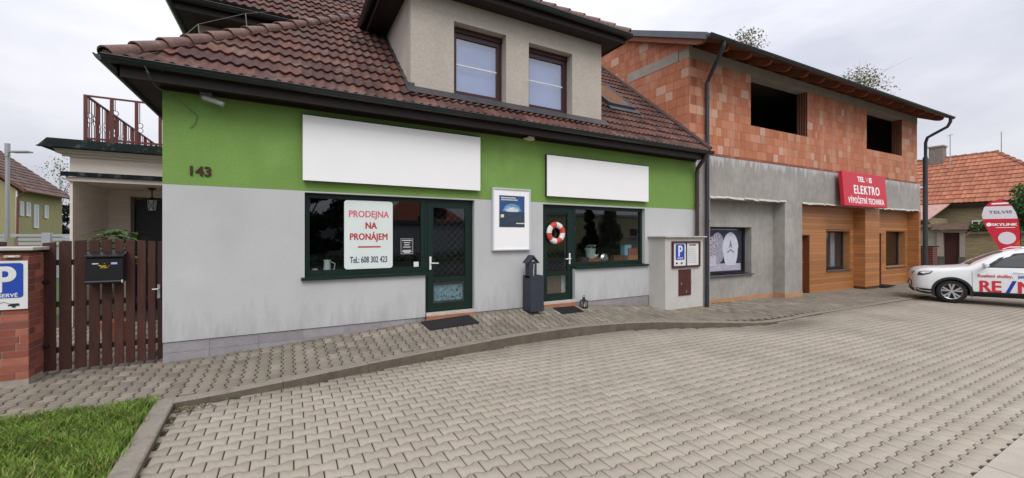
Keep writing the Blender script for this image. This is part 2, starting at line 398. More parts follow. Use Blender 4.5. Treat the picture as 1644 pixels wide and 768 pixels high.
def pavers(name,xr,yr,alongx,zf,keep,base,gap,mat,clampf=None,var=.09,special=None,end_gap=None,label=None):
    P=bone(0); n=len(P)
    def inset(g):
        Q=P.copy(); Q[:,0]-=np.sign(P[:,0])*np.where(np.abs(P[:,0])>.09,g*(1 if end_gap is None else end_gap),0); Q[:,1]-=np.sign(P[:,1])*g; return Q
    A,B,C=inset(gap+.004),inset(gap),inset(gap)
    if alongx: na=int((xr[1]-xr[0])/.2); nb=int((yr[1]-yr[0])/.14)
    else: na=int((yr[1]-yr[0])/.2); nb=int((xr[1]-xr[0])/.14)
    ia,ib=np.meshgrid(np.arange(na+1),np.arange(nb+1),indexing='ij'); ia=ia.ravel(); ib=ib.ravel()
    a=ia*.2+.1*(ib%2); b=ib*.14
    cx,cy=(xr[0]+a,yr[0]+b) if alongx else (xr[0]+b,yr[0]+a)
    k=keep(cx,cy); cx,cy,ib,ia=cx[k],cy[k],ib[k],ia[k]; m=len(cx)
    rot=rng.normal(0,.006,m); tz=rng.normal(0,.0007,m); tlx=rng.normal(0,.003,m); tly=rng.normal(0,.003,m)
    rings=[]
    for Q,dz in ((A,0),(B,-.005),(C,-.022)):
        qx,qy=(Q[:,0],Q[:,1]) if alongx else (Q[:,1],Q[:,0])
        X=cx[:,None]+qx[None]*np.cos(rot)[:,None]-qy[None]*np.sin(rot)[:,None]
        Y=cy[:,None]+qy[None]*np.cos(rot)[:,None]+qx[None]*np.sin(rot)[:,None]
        if clampf is not None: X,Y=clampf(X,Y)
        Z=zf(X,Y)+dz+(tz if clampf is None else tz*.5)[:,None]+(X-cx[:,None])*tlx[:,None]+(Y-cy[:,None])*tly[:,None]
        rings.append(np.stack([X,Y,Z],-1))
    V=np.stack(rings,1).reshape(-1,3)   # m,3,n,3
    off=(np.arange(m)*3*n)[:,None]; idx=np.arange(n); nx_=(idx+1)%n
    if not alongx: top=(off+idx[::-1][None])
    else: top=(off+idx[None])
    sides=[]
    for r in (0,1):
        q=np.stack([r*n+idx,r*n+n+idx,r*n+n+nx_,r*n+nx_],-1).reshape(1,-1)
        if not alongx: q=np.stack([r*n+idx,r*n+nx_,r*n+n+nx_,r*n+n+idx],-1).reshape(1,-1)
        sides.append((off[:,:,None].reshape(m,1)+q).reshape(-1,4))
    col=np.array(base)[None]*(1+rng.normal(0,var,m))[:,None]*(1+rng.normal(0,var*.18,(m,3)))
    if special is not None: col=special(cx,cy,ia,ib,col)
    col=np.clip(col,.02,.9)
    c=np.concatenate([col,np.repeat(col,n,axis=0),np.repeat(col*.8,n,axis=0)])
    # drop collapsed ones
    return npmesh(name,V,[top]+sides,mat,c,kind='structure')
def lotspecial(cx,cy,ia,ib,col):
    # worn and soiled band along the kerb plus broad patches of tone
    w=np.sin(cx*.9+cy*1.7)*np.sin(cx*.37-cy*.8+1)*.04; col=col*(1+w)[:,None]
    d=yk(cx)-cy; f=np.clip(1-d/.5,0,1)*(.3+.25*rng.random(len(cx)))
    f=np.maximum(f,np.exp(-((cx-9.9)/1.3)**2-((cy-4.9)/.35)**2)*.75)
    f=np.maximum(f,np.clip(1-(cx+1)/.4,0,1)*.35)
    return col*(1-f)[:,None]+np.array([.12,.10,.075])[None]*f[:,None]
pavers('parking_pavers',(-1.05,34),(1.10,6.2),True,lambda x,y:-.017*np.clip(x,-8,34),lambda x,y:(y<yk(x)+.03)&((x>-.98)|(y<1)),(.365,.325,.270),.0046,m_paver,special=lotspecial,end_gap=1.05,var=.035)
pavers('roadside_pavers',(-1.05,14),(-3.4,.80),True,lambda x,y:-.017*x,lambda x,y:(x>-.98)&(y<.80),(.35,.305,.245),.0046,m_paver,end_gap=1.05,var=.035)
def walkspecial(cx,cy,ia,ib,col):
    pale=(np.abs(cy-6.93)<.09)&(cx<9.5); col=np.where(pale[:,None],col*1.22,col)
    w=np.sin(cx*1.3)*np.sin(cy*2.1+cx*.4)*.06; r=rng.random(len(cx)); col=col*(1+w)[:,None]
    g=(rng.random(len(cx))<.35)[:,None]; col=np.where(g,col*np.array([.88,.89,.85]),col)
    col=np.where(((cx>10)&(cx<13.5)&(cy>6.4)&(r<.35))[:,None],col*1.4,col)
    return col
pavers('pavement_pavers',(-6,31),(5.50,11.2),False,zp,lambda x,y:(y>yk(x)-.08)&((y<7.75)|((x<-1.75)&(y<11)))&((x<9.0)|(y<8.2)),(.245,.215,.175),.0075,m_paver,
       clampf=lambda X,Y:(X,np.maximum(Y,np.where(X<-1.1,5.60,yk(X)+.03))),var=.10,special=walkspecial)
def sheet(name,xs,ys,zf,mat,label=None):
    X,Y=np.meshgrid(xs,ys,indexing='ij'); Z=zf(X,Y); V=np.stack([X,Y,Z],-1).reshape(-1,3); nx,ny=len(xs),len(ys)
    i,j=np.meshgrid(np.arange(nx-1),np.arange(ny-1),indexing='ij'); a=(i*ny+j).ravel()
    return npmesh(name,V,[np.stack([a,a+ny,a+ny+1,a+1],-1)],mat,kind='structure',smooth=True)
sheet('parking_lot',np.linspace(-8,60,69),np.linspace(-6,6.4,25),lambda X,Y:-.017*np.clip(X,-8,34)-.012,m_joint)
sheet('pavement_bed',np.concatenate([np.arange(-14,-1.2,.5),np.arange(-1.16,31,.25)]),np.linspace(0,1,22),lambda X,Y:X*0,m_jointg)
o=bpy.data.objects['pavement_bed']; co=np.zeros(len(o.data.vertices)*3,np.float32); o.data.vertices.foreach_get('co',co); co=co.reshape(-1,3)
y0=np.where(co[:,0]<-1.1,5.6,yk(co[:,0])+.05); y1=np.where(co[:,0]<-1.6,13,8.3); co[:,1]=y0+(y1-y0)*co[:,1]; co[:,2]=zp(co[:,0],co[:,1])-.014; o.data.vertices.foreach_set('co',co.ravel()); o.data.update()
sheet('terrain',[-900,-60,-8,34,60,900],[-900,-60,-14.6,60,900],lambda X,Y:-.017*np.clip(X,-8,34)-.06,m_terrain)
sheet('road',np.linspace(-200,200,81),[-13.5,-6.0],lambda X,Y:-.017*np.clip(X,-8,34)-.02,m_asph)
sheet('side_street',[34,36,60,140],[-6,4,14,60],lambda X,Y:-.017*34-.03+X*0,m_asph)
# flush concrete strip
mb=MB(); x=-1.0; k=0
while x<33:
    mb.quad((x+.003,.80,zlot(x)+.003),(x+.997,.80,zlot(x+1)+.003),(x+.997,1.02,zlot(x+1)+.003),(x+.003,1.02,zlot(x)+.003)); x+=1
m_strip=M('strip_concrete',(.42,.385,.33),.9,.15,3,60,.4,fine=.12,fs=80)
tag(mb.build('drain_strip',m_strip),kind='structure')
# kerb
def kerb():
    mb=MB()
    def sweep(pts,w):
        prof=lambda zt,zb:[(0,zb),(0,zt-.012),(.012,zt),(w-.01,zt),(w,zt-.01),(w,zb)]
        rings=[]
        for (x,y,nx,ny,zt,zb) in pts: rings.append([(x+nx*a,y+ny*a,z) for a,z in prof(zt,zb)])
        n=6; vs=[p for r in rings for p in r]; fs=[]
        for i in range(len(rings)-1):
            for k in range(n-1): fs.append((i*n+k,(i+1)*n+k,(i+1)*n+k+1,i*n+k+1))
        m0=len(mb.f); fs+=[tuple(range(n)),tuple(range((len(rings)-1)*n,len(rings)*n))[::-1]]
        mb.add(vs,fs)
        for q in range(len(rings)-1): mb.m[m0+q*(n-1)]=1  # upright face on the lot side takes the darker kerb colour
    # main run
    xs=np.linspace(-1.03,31,900); ys=yk(xs); ys2=ys; L=np.concatenate([[0],np.cumsum(np.hypot(np.diff(xs),np.diff(ys2)))])
    s=0
    while s<L[-1]-1:
        ss=np.linspace(s+.003,s+.997,5); X=np.interp(ss,L,xs); Y=np.interp(ss,L,ys2); dx=np.gradient(X); dy=np.gradient(Y); h=np.hypot(dx,dy); j=random.uniform(-.004,.004)
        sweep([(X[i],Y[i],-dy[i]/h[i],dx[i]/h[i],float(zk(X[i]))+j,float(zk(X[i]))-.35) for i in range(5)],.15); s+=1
    # return towards the camera
    s=0; y=5.535
    def ex(y): return -1.02+(5.37-y)*.045
    while y>-1:
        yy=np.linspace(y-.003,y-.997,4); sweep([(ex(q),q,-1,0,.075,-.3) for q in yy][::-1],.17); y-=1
    return tag(mb.build('kerb',[m_kerb,M('kerb_face',(.15,.125,.095),.95,.35,5,60,.6,.006,fine=.2,fs=60)]),kind='structure')
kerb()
# lawn + grass
sheet('lawn',np.linspace(-9,-1.1,20),np.linspace(-2,5.6,18),lambda X,Y:.035+.012*np.sin(X*5)*np.sin(Y*4),m_soil)
def grass(n,xr,yr,hs):
    x=rng.uniform(*xr,n); y=rng.uniform(*yr,n)
    edge=np.minimum(-1.2+(5.37-y)*.045-.0-x,5.64-y+.05*np.sin(x*9)); k=edge>rng.uniform(-.04,.04,n); x,y=x[k],y[k]; n=len(x)
    cl=.5+.5*np.sin(x*6.1+1.3*np.sin(y*4))*np.sin(y*7.3+x*2); cl2=.5+.5*np.sin(x*17)*np.sin(y*15+3)
    h=rng.uniform(.5,1.1,n)*hs*(.55+.7*cl); a=rng.uniform(0,6.283,n); lean=rng.uniform(.2,1.0,n)*h; w=rng.uniform(.0018,.0038,n)*(1+hs*3)
    dx,dy=np.cos(a),np.sin(a); z0=.035; ax=rng.uniform(0,6.283,n); px,py=np.cos(ax)*w,np.sin(ax)*w
    V=np.stack([np.stack([x-px,y-py,x*0+z0],-1),np.stack([x+px,y+py,x*0+z0],-1),np.stack([x+dx*lean*.35+px*.8,y+dy*lean*.35+py*.8,z0+h*.62],-1),np.stack([x+dx*lean*.35-px*.8,y+dy*lean*.35-py*.8,z0+h*.62],-1),np.stack([x+dx*lean,y+dy*lean,z0+h*.95],-1)],1).reshape(-1,3)
    o=(np.arange(n)*5)[:,None]
    t=rng.random(n)[:,None]; base=np.array([.075,.16,.02])*(1-t)+np.array([.24,.34,.06])*t
    base=base*(.65+.55*cl2[:,None]); dry=(rng.random(n)<.10)[:,None]; base=np.where(dry,np.array([.30,.27,.10]),base)
    return V,o,base
parts=[grass(52000,(-3.1,-1.05),(2.9,5.72),.10),grass(16000,(-6.5,-3.0),(2.5,5.70),.09),grass(9000,(-4.5,-1.0),(-.5,3.0),.09)]
Vs=[];F1=[];F2=[];C1=[];off=0
for V,o,b in parts:
    Vs.append(V); F1.append(o+off+np.array([[0,1,2,3]])); F2.append(o+off+np.array([[3,2,4]])); C1.append(b); off+=len(V)
g=npmesh('grass',np.concatenate(Vs),[np.concatenate(F1),np.concatenate(F2)],m_grass,np.concatenate([np.concatenate(C1)]*2))
tag(g,'bright green tufted grass on the verge beside the kerb','grass',kind='stuff')
# fallen leaves in the kerb corner
def litter():
    mb=MB(); m=230
    for i in range(m):
        q=random.random()
        if q<.55: x=-.99+abs(random.gauss(0,.16)); y=5.33-abs(random.gauss(0,.10)); 
        elif q<.75: x=-.99+abs(random.gauss(0,.05)); y=random.uniform(4.4,5.3)
        else: x=random.uniform(-.9,9.5); y=float(yk(x))-.02-abs(random.gauss(0,.05))
        z=zlot(x)+.006; r=random.uniform(.006,.02); a=random.uniform(0,6.28); b=a+random.uniform(1.2,1.9)
        mb.quad((x+r*math.cos(a),y+r*math.sin(a),z+random.uniform(0,.012)),(x+r*.6*math.cos(b),y+r*.6*math.sin(b),z),(x-r*math.cos(a),y-r*math.sin(a),z+random.uniform(0,.01)),(x-r*.6*math.cos(b),y-r*.6*math.sin(b),z+.004),random.choice([(.10,.045,.03),(.06,.035,.025),(.16,.12,.06),(.20,.17,.12),(.05,.08,.02)]))
    tag(mb.build('fallen_leaves',m_leaf),'brown leaf litter gathered against the foot of the kerb','leaf litter',kind='stuff')
litter()
def weeds():
    mb=MB()
    spots=[(float(x),float(yk(x))-.015,zlot(x)) for x in list(rng.uniform(-.9,11,60))]+[(-1.0+random.uniform(-.0,.03),random.uniform(3.4,5.3),0) for _ in range(26)]
    spots+=[(float(x),7.15+random.uniform(-.05,.03),float(zp(np.array(x),np.array(7.15)))) for x in list(rng.uniform(-1.4,2.0,12))+list(rng.uniform(5.9,7.8,8))]
    spots+=[(x,.79+random.uniform(-.01,.24)*(random.random()<.0),zlot(x)) for x in rng.uniform(4,11,40)]
    for x,y,z in spots:
        for k in range(random.randint(3,9)):
            a=random.uniform(0,6.28); h=random.uniform(.008,.04); w=.0025; px,py=x+random.gauss(0,.018),y+random.gauss(0,.008); l=h*random.uniform(.3,1)
            mb.add([(px-w,py,z),(px+w,py,z),(px+l*math.cos(a),py+l*math.sin(a),z+h)],[(0,1,2)],random.choice([(.09,.17,.03),(.13,.20,.05),(.16,.15,.06)]))
    tag(mb.build('weeds',m_leaf),'small weeds and moss tufts growing in the joints along the kerb and wall foot','weeds',kind='stuff')
weeds()

# ------------------------------------------------------------------ SHOP HOUSE
H=thing('shop_house','green and grey shop house with brown tiled roof, dormer and two shop doors','house',(4.1,7.2,0))
XL,XR=-1.49,9.70
holes=[(.25,2.20,1.13,2.49),(2.20,3.17,.33,2.49),(4.75,5.60,.33,2.48),(5.60,7.77,1.10,2.48)]
mb=MB(); wall_holes(mb,XL,XR,.33,2.513,7.2,.12,holes); mb.build('lower_wall',m_grey,H,world=True)
mb=MB(); wall_holes(mb,XL,XR,2.515,3.95,7.2,.12,[]); mb.build('upper_wall',m_green,H,world=True)
# side / rear shell
mb=MB()
mb.box(XL,XL+.12,7.325,9.95,-.3,4.4); mb.box(XL,XL+.12,9.96,15.8,-.3,6.1); mb.box(XL+.12,XR,15.7,15.8,-.3,4.0)
mb.box(XL,1.4,9.83,9.95,3.5,6.1)
mb.prism([(XR,7.325,-.3),(XR,15.8,-.3),(XR,15.8,3.9),(XR,11.3,7.75),(XR,7.325,4.3)],(-.12,0,0))
mb.build('shell_wall',m_creamsm,H,world=True)
# plinth
mb=MB(); mb.box(XL+.003,2.2,7.222,7.32,-.25,.327); mb.box(3.17,4.75,7.222,7.32,-.1,.327); mb.box(5.6,XR-.003,7.222,7.32,-.35,.327); mb.mat=1
rows_panel(mb,(XL,7.222,0),(1,0,0),(0,-1,0),XR-XL,[(-.25,.02),(.02,.175),(.175,.325)],[(2.2-XL,3.17-XL,-1,1),(4.75-XL,5.6-XL,-1,1)],lambda r,f:.52 if f else .60,.004,.006,lambda r,a,b:(lambda k:(k,k,k*1.02))(random.uniform(.9,1.12)))
mb.build('plinth',[m_lime,m_plinth],H,world=True)
# interior
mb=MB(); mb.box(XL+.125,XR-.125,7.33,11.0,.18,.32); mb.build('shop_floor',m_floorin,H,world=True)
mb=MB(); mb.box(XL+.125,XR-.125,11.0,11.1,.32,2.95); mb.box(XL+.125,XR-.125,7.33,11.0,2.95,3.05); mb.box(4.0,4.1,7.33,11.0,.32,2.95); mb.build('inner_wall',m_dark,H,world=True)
# roof
sl=.88; nv=Vector((0,1,sl)).normalized(); L1=.27*math.sqrt(1+sl*sl)
def vy(v): return v/math.sqrt(1+sl*sl)
mb=MB()
SK=lambda p,q: 2.02<p.x<6.38 and 7.28<(p.y+q.y)/2 and q.y<10.2
def umn(v):
    y=6.8+vy(v)
    if y<9.49: return y-6.8
    return (y-9.5)+.07
tiles(mb,(-1.9,6.8,4.0),(1,0,0),nv,11.62,9,L1,umin=lambda v:vy(v),skip=SK)
n1=len(mb.v)
O2=Vector((-1.9,6.8,4.0))+nv*(9*L1)
tiles(mb,O2,(1,0,0),nv,11.62,8,L1,umin=lambda v:.12+vy(v),skip=SK)
# left hip face and rear face
nl=Vector((1,0,sl)).normalized()
tiles(mb,(-1.9,9.98,4.0),(0,-1,0),nl,3.18,11,L1,umax=lambda v:3.18-vy(v),ns=4)
tiles(mb,(-1.78,15.9,6.10),(0,-1,0),nl,6.67,7,L1,umin=lambda v:vy(v),umax=lambda v:6.67-vy(v),ns=3)
tiles(mb,(9.72,15.8,4.0),(-1,0,0),Vector((0,-1,sl)).normalized(),11.5,17,L1,ns=3)
mb.build('roof',m_tile,H,world=True,smooth=True)
# roof underlay closes the volume
mb=MB(); 
zu=lambda y:3.96+sl*(y-6.85)
mb.prism([(-1.85,6.85,3.96),(1.99,6.85,3.96),(1.99,11.3,7.86),(.83,11.3,7.86),(.83,9.5,zu(9.5))],(0,0,-.05))
mb.prism([(6.42,6.85,3.96),(9.70,6.85,3.96),(9.70,11.3,7.86),(6.42,11.3,7.86)],(0,0,-.05)); mb.prism([(1.995,6.85,3.96),(6.415,6.85,3.96),(6.415,7.29,zu(7.29)),(1.995,7.29,zu(7.29))],(0,0,-.05))
mb.prism([(-1.74,9.26,6.06),(.62,9.26,6.06),(.82,9.5,6.26),(.82,11.3,7.84),(.3,11.3,7.84)],(0,0,-.05))
mb.build('roof_underlay',m_brown,H,world=True)
# hip and ridge caps
mb=MB(); hz=lambda s:4.05+sl*s
for A_,B_ in (((-1.93,6.77,4.0),(1.65,10.35,7.15)),((-1.80,9.22,6.10),(.28,11.3,7.88)),((.28,11.3,7.91),(9.7,11.3,7.91))):
    mb=MB(); caps(mb,A_,B_); mb.tube([A_,B_],.075,8); mb.build('ridge_cap',m_cap,H,world=True,smooth=True)
# verge flashing on the right
mb=MB(); mb.tube([(9.735,6.78,4.10),(9.735,11.3,8.06)],.05,6); mb.obox((9.70,9.05,6.03),(.03,0,0),(0,2.28,2.28*sl),(0,-.0,.05)); mb.build('verge_trim',M('verge_brown',(.075,.045,.045),.5,.2,4),H,world=True)
# soffit/fascia
mb=MB()
mb.box(-1.83,9.66,6.86,7.198,3.84,3.875); mb.box(-1.85,9.66,6.84,6.86,3.80,3.98); mb.box(-1.83,-1.492,7.2,9.95,3.84,3.875); mb.box(-1.85,-1.83,6.84,10.0,3.80,3.98)
mb.box(-1.5,9.66,7.14,7.198,3.80,3.838)
mb.box(-1.74,1.2,9.30,9.828,5.90,5.93); mb.box(-1.74,-1.492,9.83,15.8,5.90,5.93); mb.box(-1.75,.8,9.28,9.30,5.88,6.07); mb.box(-1.765,-1.742,9.28,15.9,5.88,6.07)
mb.build('soffit',m_brown,H,world=True)
mb=MB(); halfgutter(mb,(-1.96,6.75,4.0),(9.75,6.75,4.0)); halfgutter(mb,(-1.96,6.72,4.0),(-1.96,9.9,4.0)); halfgutter(mb,(-1.80,9.19,6.06),(.55,9.19,6.06)); halfgutter(mb,(-1.83,9.16,6.06),(-1.83,15.8,6.06))
for x in np.arange(-1.4,9.6,.9): mb.tube([(x,6.83,4.02),(x,6.75,3.915),(x,6.67,3.99)],.008,5)
mb.build('gutter',m_gutter,H,world=True,smooth=True)
mb=MB(); mb.tube([(9.52,6.76,3.94),(9.52,6.78,3.86),(9.62,7.08,3.62),(9.62,7.1,3.5),(9.62,7.1,1.78)],.052,12); mb.tube([(9.62,7.1,2.6),(9.62,7.1,2.66)],.06,12); mb.tube([(9.62,7.1,3.46),(9.62,7.1,3.52)],.06,12)
mb.build('downpipe',m_pipebr,H,world=True,smooth=True)
# dormer
dz0,dz1=4.1,6.32; dX0,dX1=1.96,6.45; DY=7.3
dh=[(2.79,3.92,4.50,5.90),(4.46,5.60,4.50,5.88)]
mb=MB(); wall_holes(mb,dX0,dX1,dz0,dz1,DY,.32,dh)
mb.build('dormer_wall',m_cream,H,world=True)
mb=MB(); mb.prism([(dX0,DY+.322,4.3),(dX0,DY+.322,dz1),(dX0,10.0,dz1)],(.12,0,0)); mb.prism([(dX1,DY+.322,4.3),(dX1,DY+.322,dz1),(dX1,10.0,dz1)],(-.12,0,0)); mb.box(2.1,6.3,8.6,8.7,4.3,6.3); mb.build('dormer_cheek',m_creamsm,H,world=True)
# flashing strip
mb=MB(); mb.box(dX0-.03,dX1+.03,DY-.035,DY-.002,4.28,4.455); mb.obox((dX0-.03,8.45,5.46),(.03,0,0),(0,1.15,1.15*sl),(0,0,.045)); mb.box(dX0-.05,dX0+.06,DY-.05,DY-.002,4.42,4.56)
mb.obox(((dX0+dX1)/2,7.17,4.42),((dX1-dX0)/2+.1,0,0),(0,.10,.088),(0,-.003,.004)); mb.build('flashing',M('lead_flashing',(.075,.07,.078),.5,.2,5,metal=.3),H,world=True)
# dormer eaves
mb=MB(); mb.box(1.55,6.85,6.98,7.299,6.28,6.31); mb.box(1.53,6.87,6.96,6.98,6.26,6.44); mb.box(1.55,1.958,7.3,9.5,6.28,6.31); mb.box(6.452,6.85,7.3,9.5,6.28,6.31); mb.box(1.53,1.55,6.96,9.5,6.26,6.44); mb.box(6.85,6.87,6.96,9.5,6.26,6.44); mb.build('dormer_soffit',m_brown,H,world=True)
mb=MB(); halfgutter(mb,(1.42,6.88,6.44),(6.97,6.88,6.44)); halfgutter(mb,(1.44,6.86,6.44),(1.44,9.55,6.44)); halfgutter(mb,(6.95,6.86,6.44),(6.95,9.5,6.44)); mb.build('dormer_gutter',m_gutter,H,world=True,smooth=True)
dp=.68; dv=Vector((0,1,dp)).normalized(); dl=.27*math.sqrt(1+dp*dp); hy=lambda v:v/math.sqrt(1+dp*dp)
mb=MB(); tiles(mb,(1.47,6.92,6.45),(1,0,0),dv,5.45,10,dl,umin=lambda v:hy(v),umax=lambda v:5.45-hy(v))
tiles(mb,(1.47,11.3,6.45),(0,-1,0),Vector((1,0,dp)).normalized(),4.38,10,dl,umax=lambda v:4.38-hy(v),ns=4)
tiles(mb,(6.92,6.92,6.45),(0,1,0),Vector((-1,0,dp)).normalized(),4.38,10,dl,umin=lambda v:hy(v),ns=4)
mb.build('dormer_roof',m_tile,H,world=True,smooth=True)
for A_,B_ in (((6.93,6.90,6.47),(4.22,9.62,8.33)),((1.46,6.90,6.47),(4.17,9.62,8.33)),((4.2,9.6,8.33),(4.2,11.3,8.33))):
    mb=MB(); caps(mb,A_,B_); mb.tube([A_,B_],.075,8); mb.build('dormer_ridge_cap',m_cap,H,world=True,smooth=True)
mb=MB(); mb.prism([(1.5,6.95,6.42),(6.9,6.95,6.42),(4.2,9.6,8.22)],(0,0,-.03)); mb.prism([(1.5,6.95,6.42),(4.2,9.6,8.22),(4.2,11.3,8.22),(1.5,11.3,6.42)],(0,0,-.03)); mb.prism([(6.9,6.95,6.42),(6.9,11.3,6.42),(4.2,11.3,8.22),(4.2,9.6,8.22)],(0,0,-.03)); mb.build('dormer_underlay',m_brown,H,world=True)
def frame_rect(mb,x0,x1,z0,z1,y,d,w,wt=None,wb=None):
    wt=wt or w; wb=wb or w
    mb.box(x0,x0+w,y,y+d,z0,z1); mb.box(x1-w,x1,y,y+d,z0,z1); mb.box(x0+w,x1-w,y,y+d,z1-wt,z1); mb.box(x0+w,x1-w,y,y+d,z0,z0+wb)
for (a,b,c,d) in dh:
    mb=MB(); frame_rect(mb,a+.004,b-.004,c+.004,d-.10,DY+.20,.07,.055,.05,.06); mb.box(a+.004,b-.004,DY+.17,DY+.29,d-.10,d-.004)
    frame_rect(mb,a+.06,b-.06,c+.065,d-.15,DY+.185,.06,.06,.05,.085)
    w=mb.build('dormer_window',m_frame,H,world=True)
    mb=MB(); mb.box(a+.10,b-.10,DY+.215,DY+.221,c+.13,d-.19); mb.build('pane',m_glass2,w,world=True)
    mb=MB(); mb.box(a+.10,b-.10,DY+.206,DY+.214,c+.665,c+.69); mb.build('glazing_bar',m_whitep,w,world=True)
    mb=MB(); mb.box(a+.06,b-.06,DY+.30,DY+.31,c+.03,d-.1); mb.build('skytone_curtain',m_skytone_curtain,w,world=True)  # added sheet, its lavender stands in for sky reflected in the pane
    mb=MB(); mb.box(a-.02,b+.02,DY-.05,DY+.18,c-.03,c-.002); mb.build('sill',m_brown,w,world=True)
# skylight
mb=MB(); K=nv; Nn=Vector((1,0,0)).cross(nv).normalized()
def onroof(x,y,h=0): return Vector((x,y,4.0+sl*(y-6.8)))+Nn*h
c0=(onroof(7.45,8.2)+onroof(8.4,9.35))/2; hv=(onroof(0,9.35)-onroof(0,8.2))/2
for (cx,hw,sv,hvv) in ((7.48,.04,0,1),(8.37,.04,0,1)): mb.obox(Vector((cx,c0.y,c0.z))+Nn*.09,(hw,0,0),hv,Nn*.05)
mb.obox(onroof(7.925,8.22,.09),(.405,0,0),nv*.04,Nn*.05); mb.obox(onroof(7.925,9.33,.09),(.405,0,0),nv*.04,Nn*.05); mb.obox(onroof(7.925,8.08,.075),(.55,0,0),nv*.09,Nn*.008)
sk=mb.build('skylight',m_zinc,H,world=True)
mb=MB(); mb.obox(c0+Nn*.12,(.405,0,0),hv*.94,Nn*.004); mb.build('pane',M('skylight_glass',(.20,.13,.09),.03,.1,2,spec=1.0),sk,world=True)
# number 143
text('house_number','143',.19,(-1.22,7.19,2.655),(1,0,0),(0,0,1),m_numb,H,.03,.008,'LEFT',1.0,True)
# lightning rod wire
mb=MB(); pts=[(1.6,10.3,7.45),(.2,8.9,6.2),(-.6,8.1,5.52),(-1.15,7.55,4.95),(-1.45,7.2,4.35),(-1.62,6.70,4.05),(-1.52,6.72,3.85)]
mb.tube(pts,.004,6); mb.tube([(-1.55,6.72,3.87),(-1.50,6.95,3.76),(-1.3,7.15,3.68),(-1.10,7.185,3.50),(-1.13,7.185,3.38),(-1.18,7.185,3.32)],.005,6)
for p in pts[1:5]: mb.tube([p,(p[0]+.03,p[1]-.03,p[2]-.32)],.008,5)
mb.build('lightning_wire',M('wire',(.14,.15,.13),.5),H,world=True)
# shop windows and doors
FY=7.29
def shopwin(x0,x1,z0,z1,silx0,silx1):
    mb=MB(); frame_rect(mb,x0,x1,z0+.03,z1,FY,.07,.07,.075,.08); w=mb.build('shop_window',m_dgreen,H,world=True)
    mb=MB(); mb.box(x0+.06,x1-.06,FY+.03,FY+.036,z0+.10,z1-.07); mb.build('pane',m_glass,w,world=True)
    mb=MB(); mb.prism([(silx0,7.14,z0-.035),(silx0,7.29,z0-.012),(silx0,7.29,z0+.028),(silx0,7.14,z0+.003)],(silx1-silx0,0,0)); mb.build('sill',m_dgreen,w,world=True)
    mb=MB(); mb.box(x0,x1,FY+.075,7.75,z0-.02,z0+.01); mb.build('display_shelf',m_floorin,w,world=True)
    return w
w1=shopwin(.252,2.215,1.13,2.488,.20,2.225); w2=shopwin(5.61,7.768,1.10,2.478,5.59,7.86)
def lattice(mb,x0,x1,z0,z1,y,s=.085,r=.0028):
    w,h=x1-x0,z1-z0; k=-h
    n=int((w+h)/s)
    for i in range(-n,n+1):
        for sg in (1,-1):
            # line z=z0+sg*(x-x0)*1.0 + c
            c=i*s*1.3+ (0 if sg>0 else h)
            pts=[]
            for xx in (x0,x1):
                zz=z0+sg*(xx-x0)*1.0+c
                pts.append((xx,zz))
            (xa,za),(xb,zb)=pts
            def clip(xa,za,xb,zb):
                t0,t1=0,1; dz=zb-za
                for lim,s_ in ((z0,1),(z1,-1)):
                    p=-s_*dz; q=s_*(za-lim)
                    if p==0:
                        if q<0: return None
                    else:
                        t=q/p
                        if p<0: t0=max(t0,t)
                        else: t1=min(t1,t)
                if t0>=t1: return None
                return (xa+(xb-xa)*t0,za+dz*t0,xa+(xb-xa)*t1,za+dz*t1)
            r_=clip(xa,za,xb,zb)
            if r_: mb.tube([(r_[0],y,r_[1]),(r_[2],y,r_[3])],r,4)
def shopdoor(x0,x1,z1,hinge):
    z0=.39; mb=MB(); frame_rect(mb,x0,x1,z0,z1,FY,.075,.055,.06,.02); a,b=x0+.05,x1-.05
    dframe=MB(); frame_rect(dframe,a+.002,b-.002,z0+.022,z1-.062,FY-.012,.06,.105,.10,.135); dframe.box(a+.10,b-.10,FY-.012,FY+.048,.93,1.03)
    mb.v+=[]; d=mb.build('shop_door',m_dgreen,H,world=True); dframe.build('door_leaf',m_dgreen,d,world=True)
    mb=MB(); mb.box(a+.10,b-.10,FY+.01,FY+.016,1.025,z1-.155); mb.build('pane',m_glass,d,world=True)
    mb=MB(); mb.box(a+.10,b-.10,FY+.01,FY+.016,z0+.15,.935); mb.build('pane',m_glass,d,world=True)
    mb=MB(); lattice(mb,a+.105,b-.105,1.03,z1-.16,FY+.055,.10,.0022); lattice(mb,a+.105,b-.105,z0+.16,.93,FY+.055,.10,.0022); mb.build('lattice_grille',M('wire_grille',(.12,.12,.12),.5),d,world=True)
    hx=a+.05 if hinge=='L' else b-.05; sg=1 if hinge=='L' else -1
    mb=MB(); mb.box(hx-.018,hx+.018,FY-.024,FY-.012,1.18,1.42); mb.tube([(hx,FY-.02,1.30),(hx,FY-.065,1.30),(hx+sg*.14,FY-.065,1.295)],.011,8); mb.build('handle',m_whitep,d,world=True)
    mb=MB(); mb.box(x0,x1+.0,7.17,7.36,.33,.388); mb.mat=1; mb.box(x0,x1+.0,7.15,7.37,.20,.345); mb.build('door_step',[m_stone,m_terra],d,world=True,bevel=.004)
    return d
d1=shopdoor(2.218,3.168,2.488,'L'); d2=shopdoor(4.752,5.607,2.478,'R')
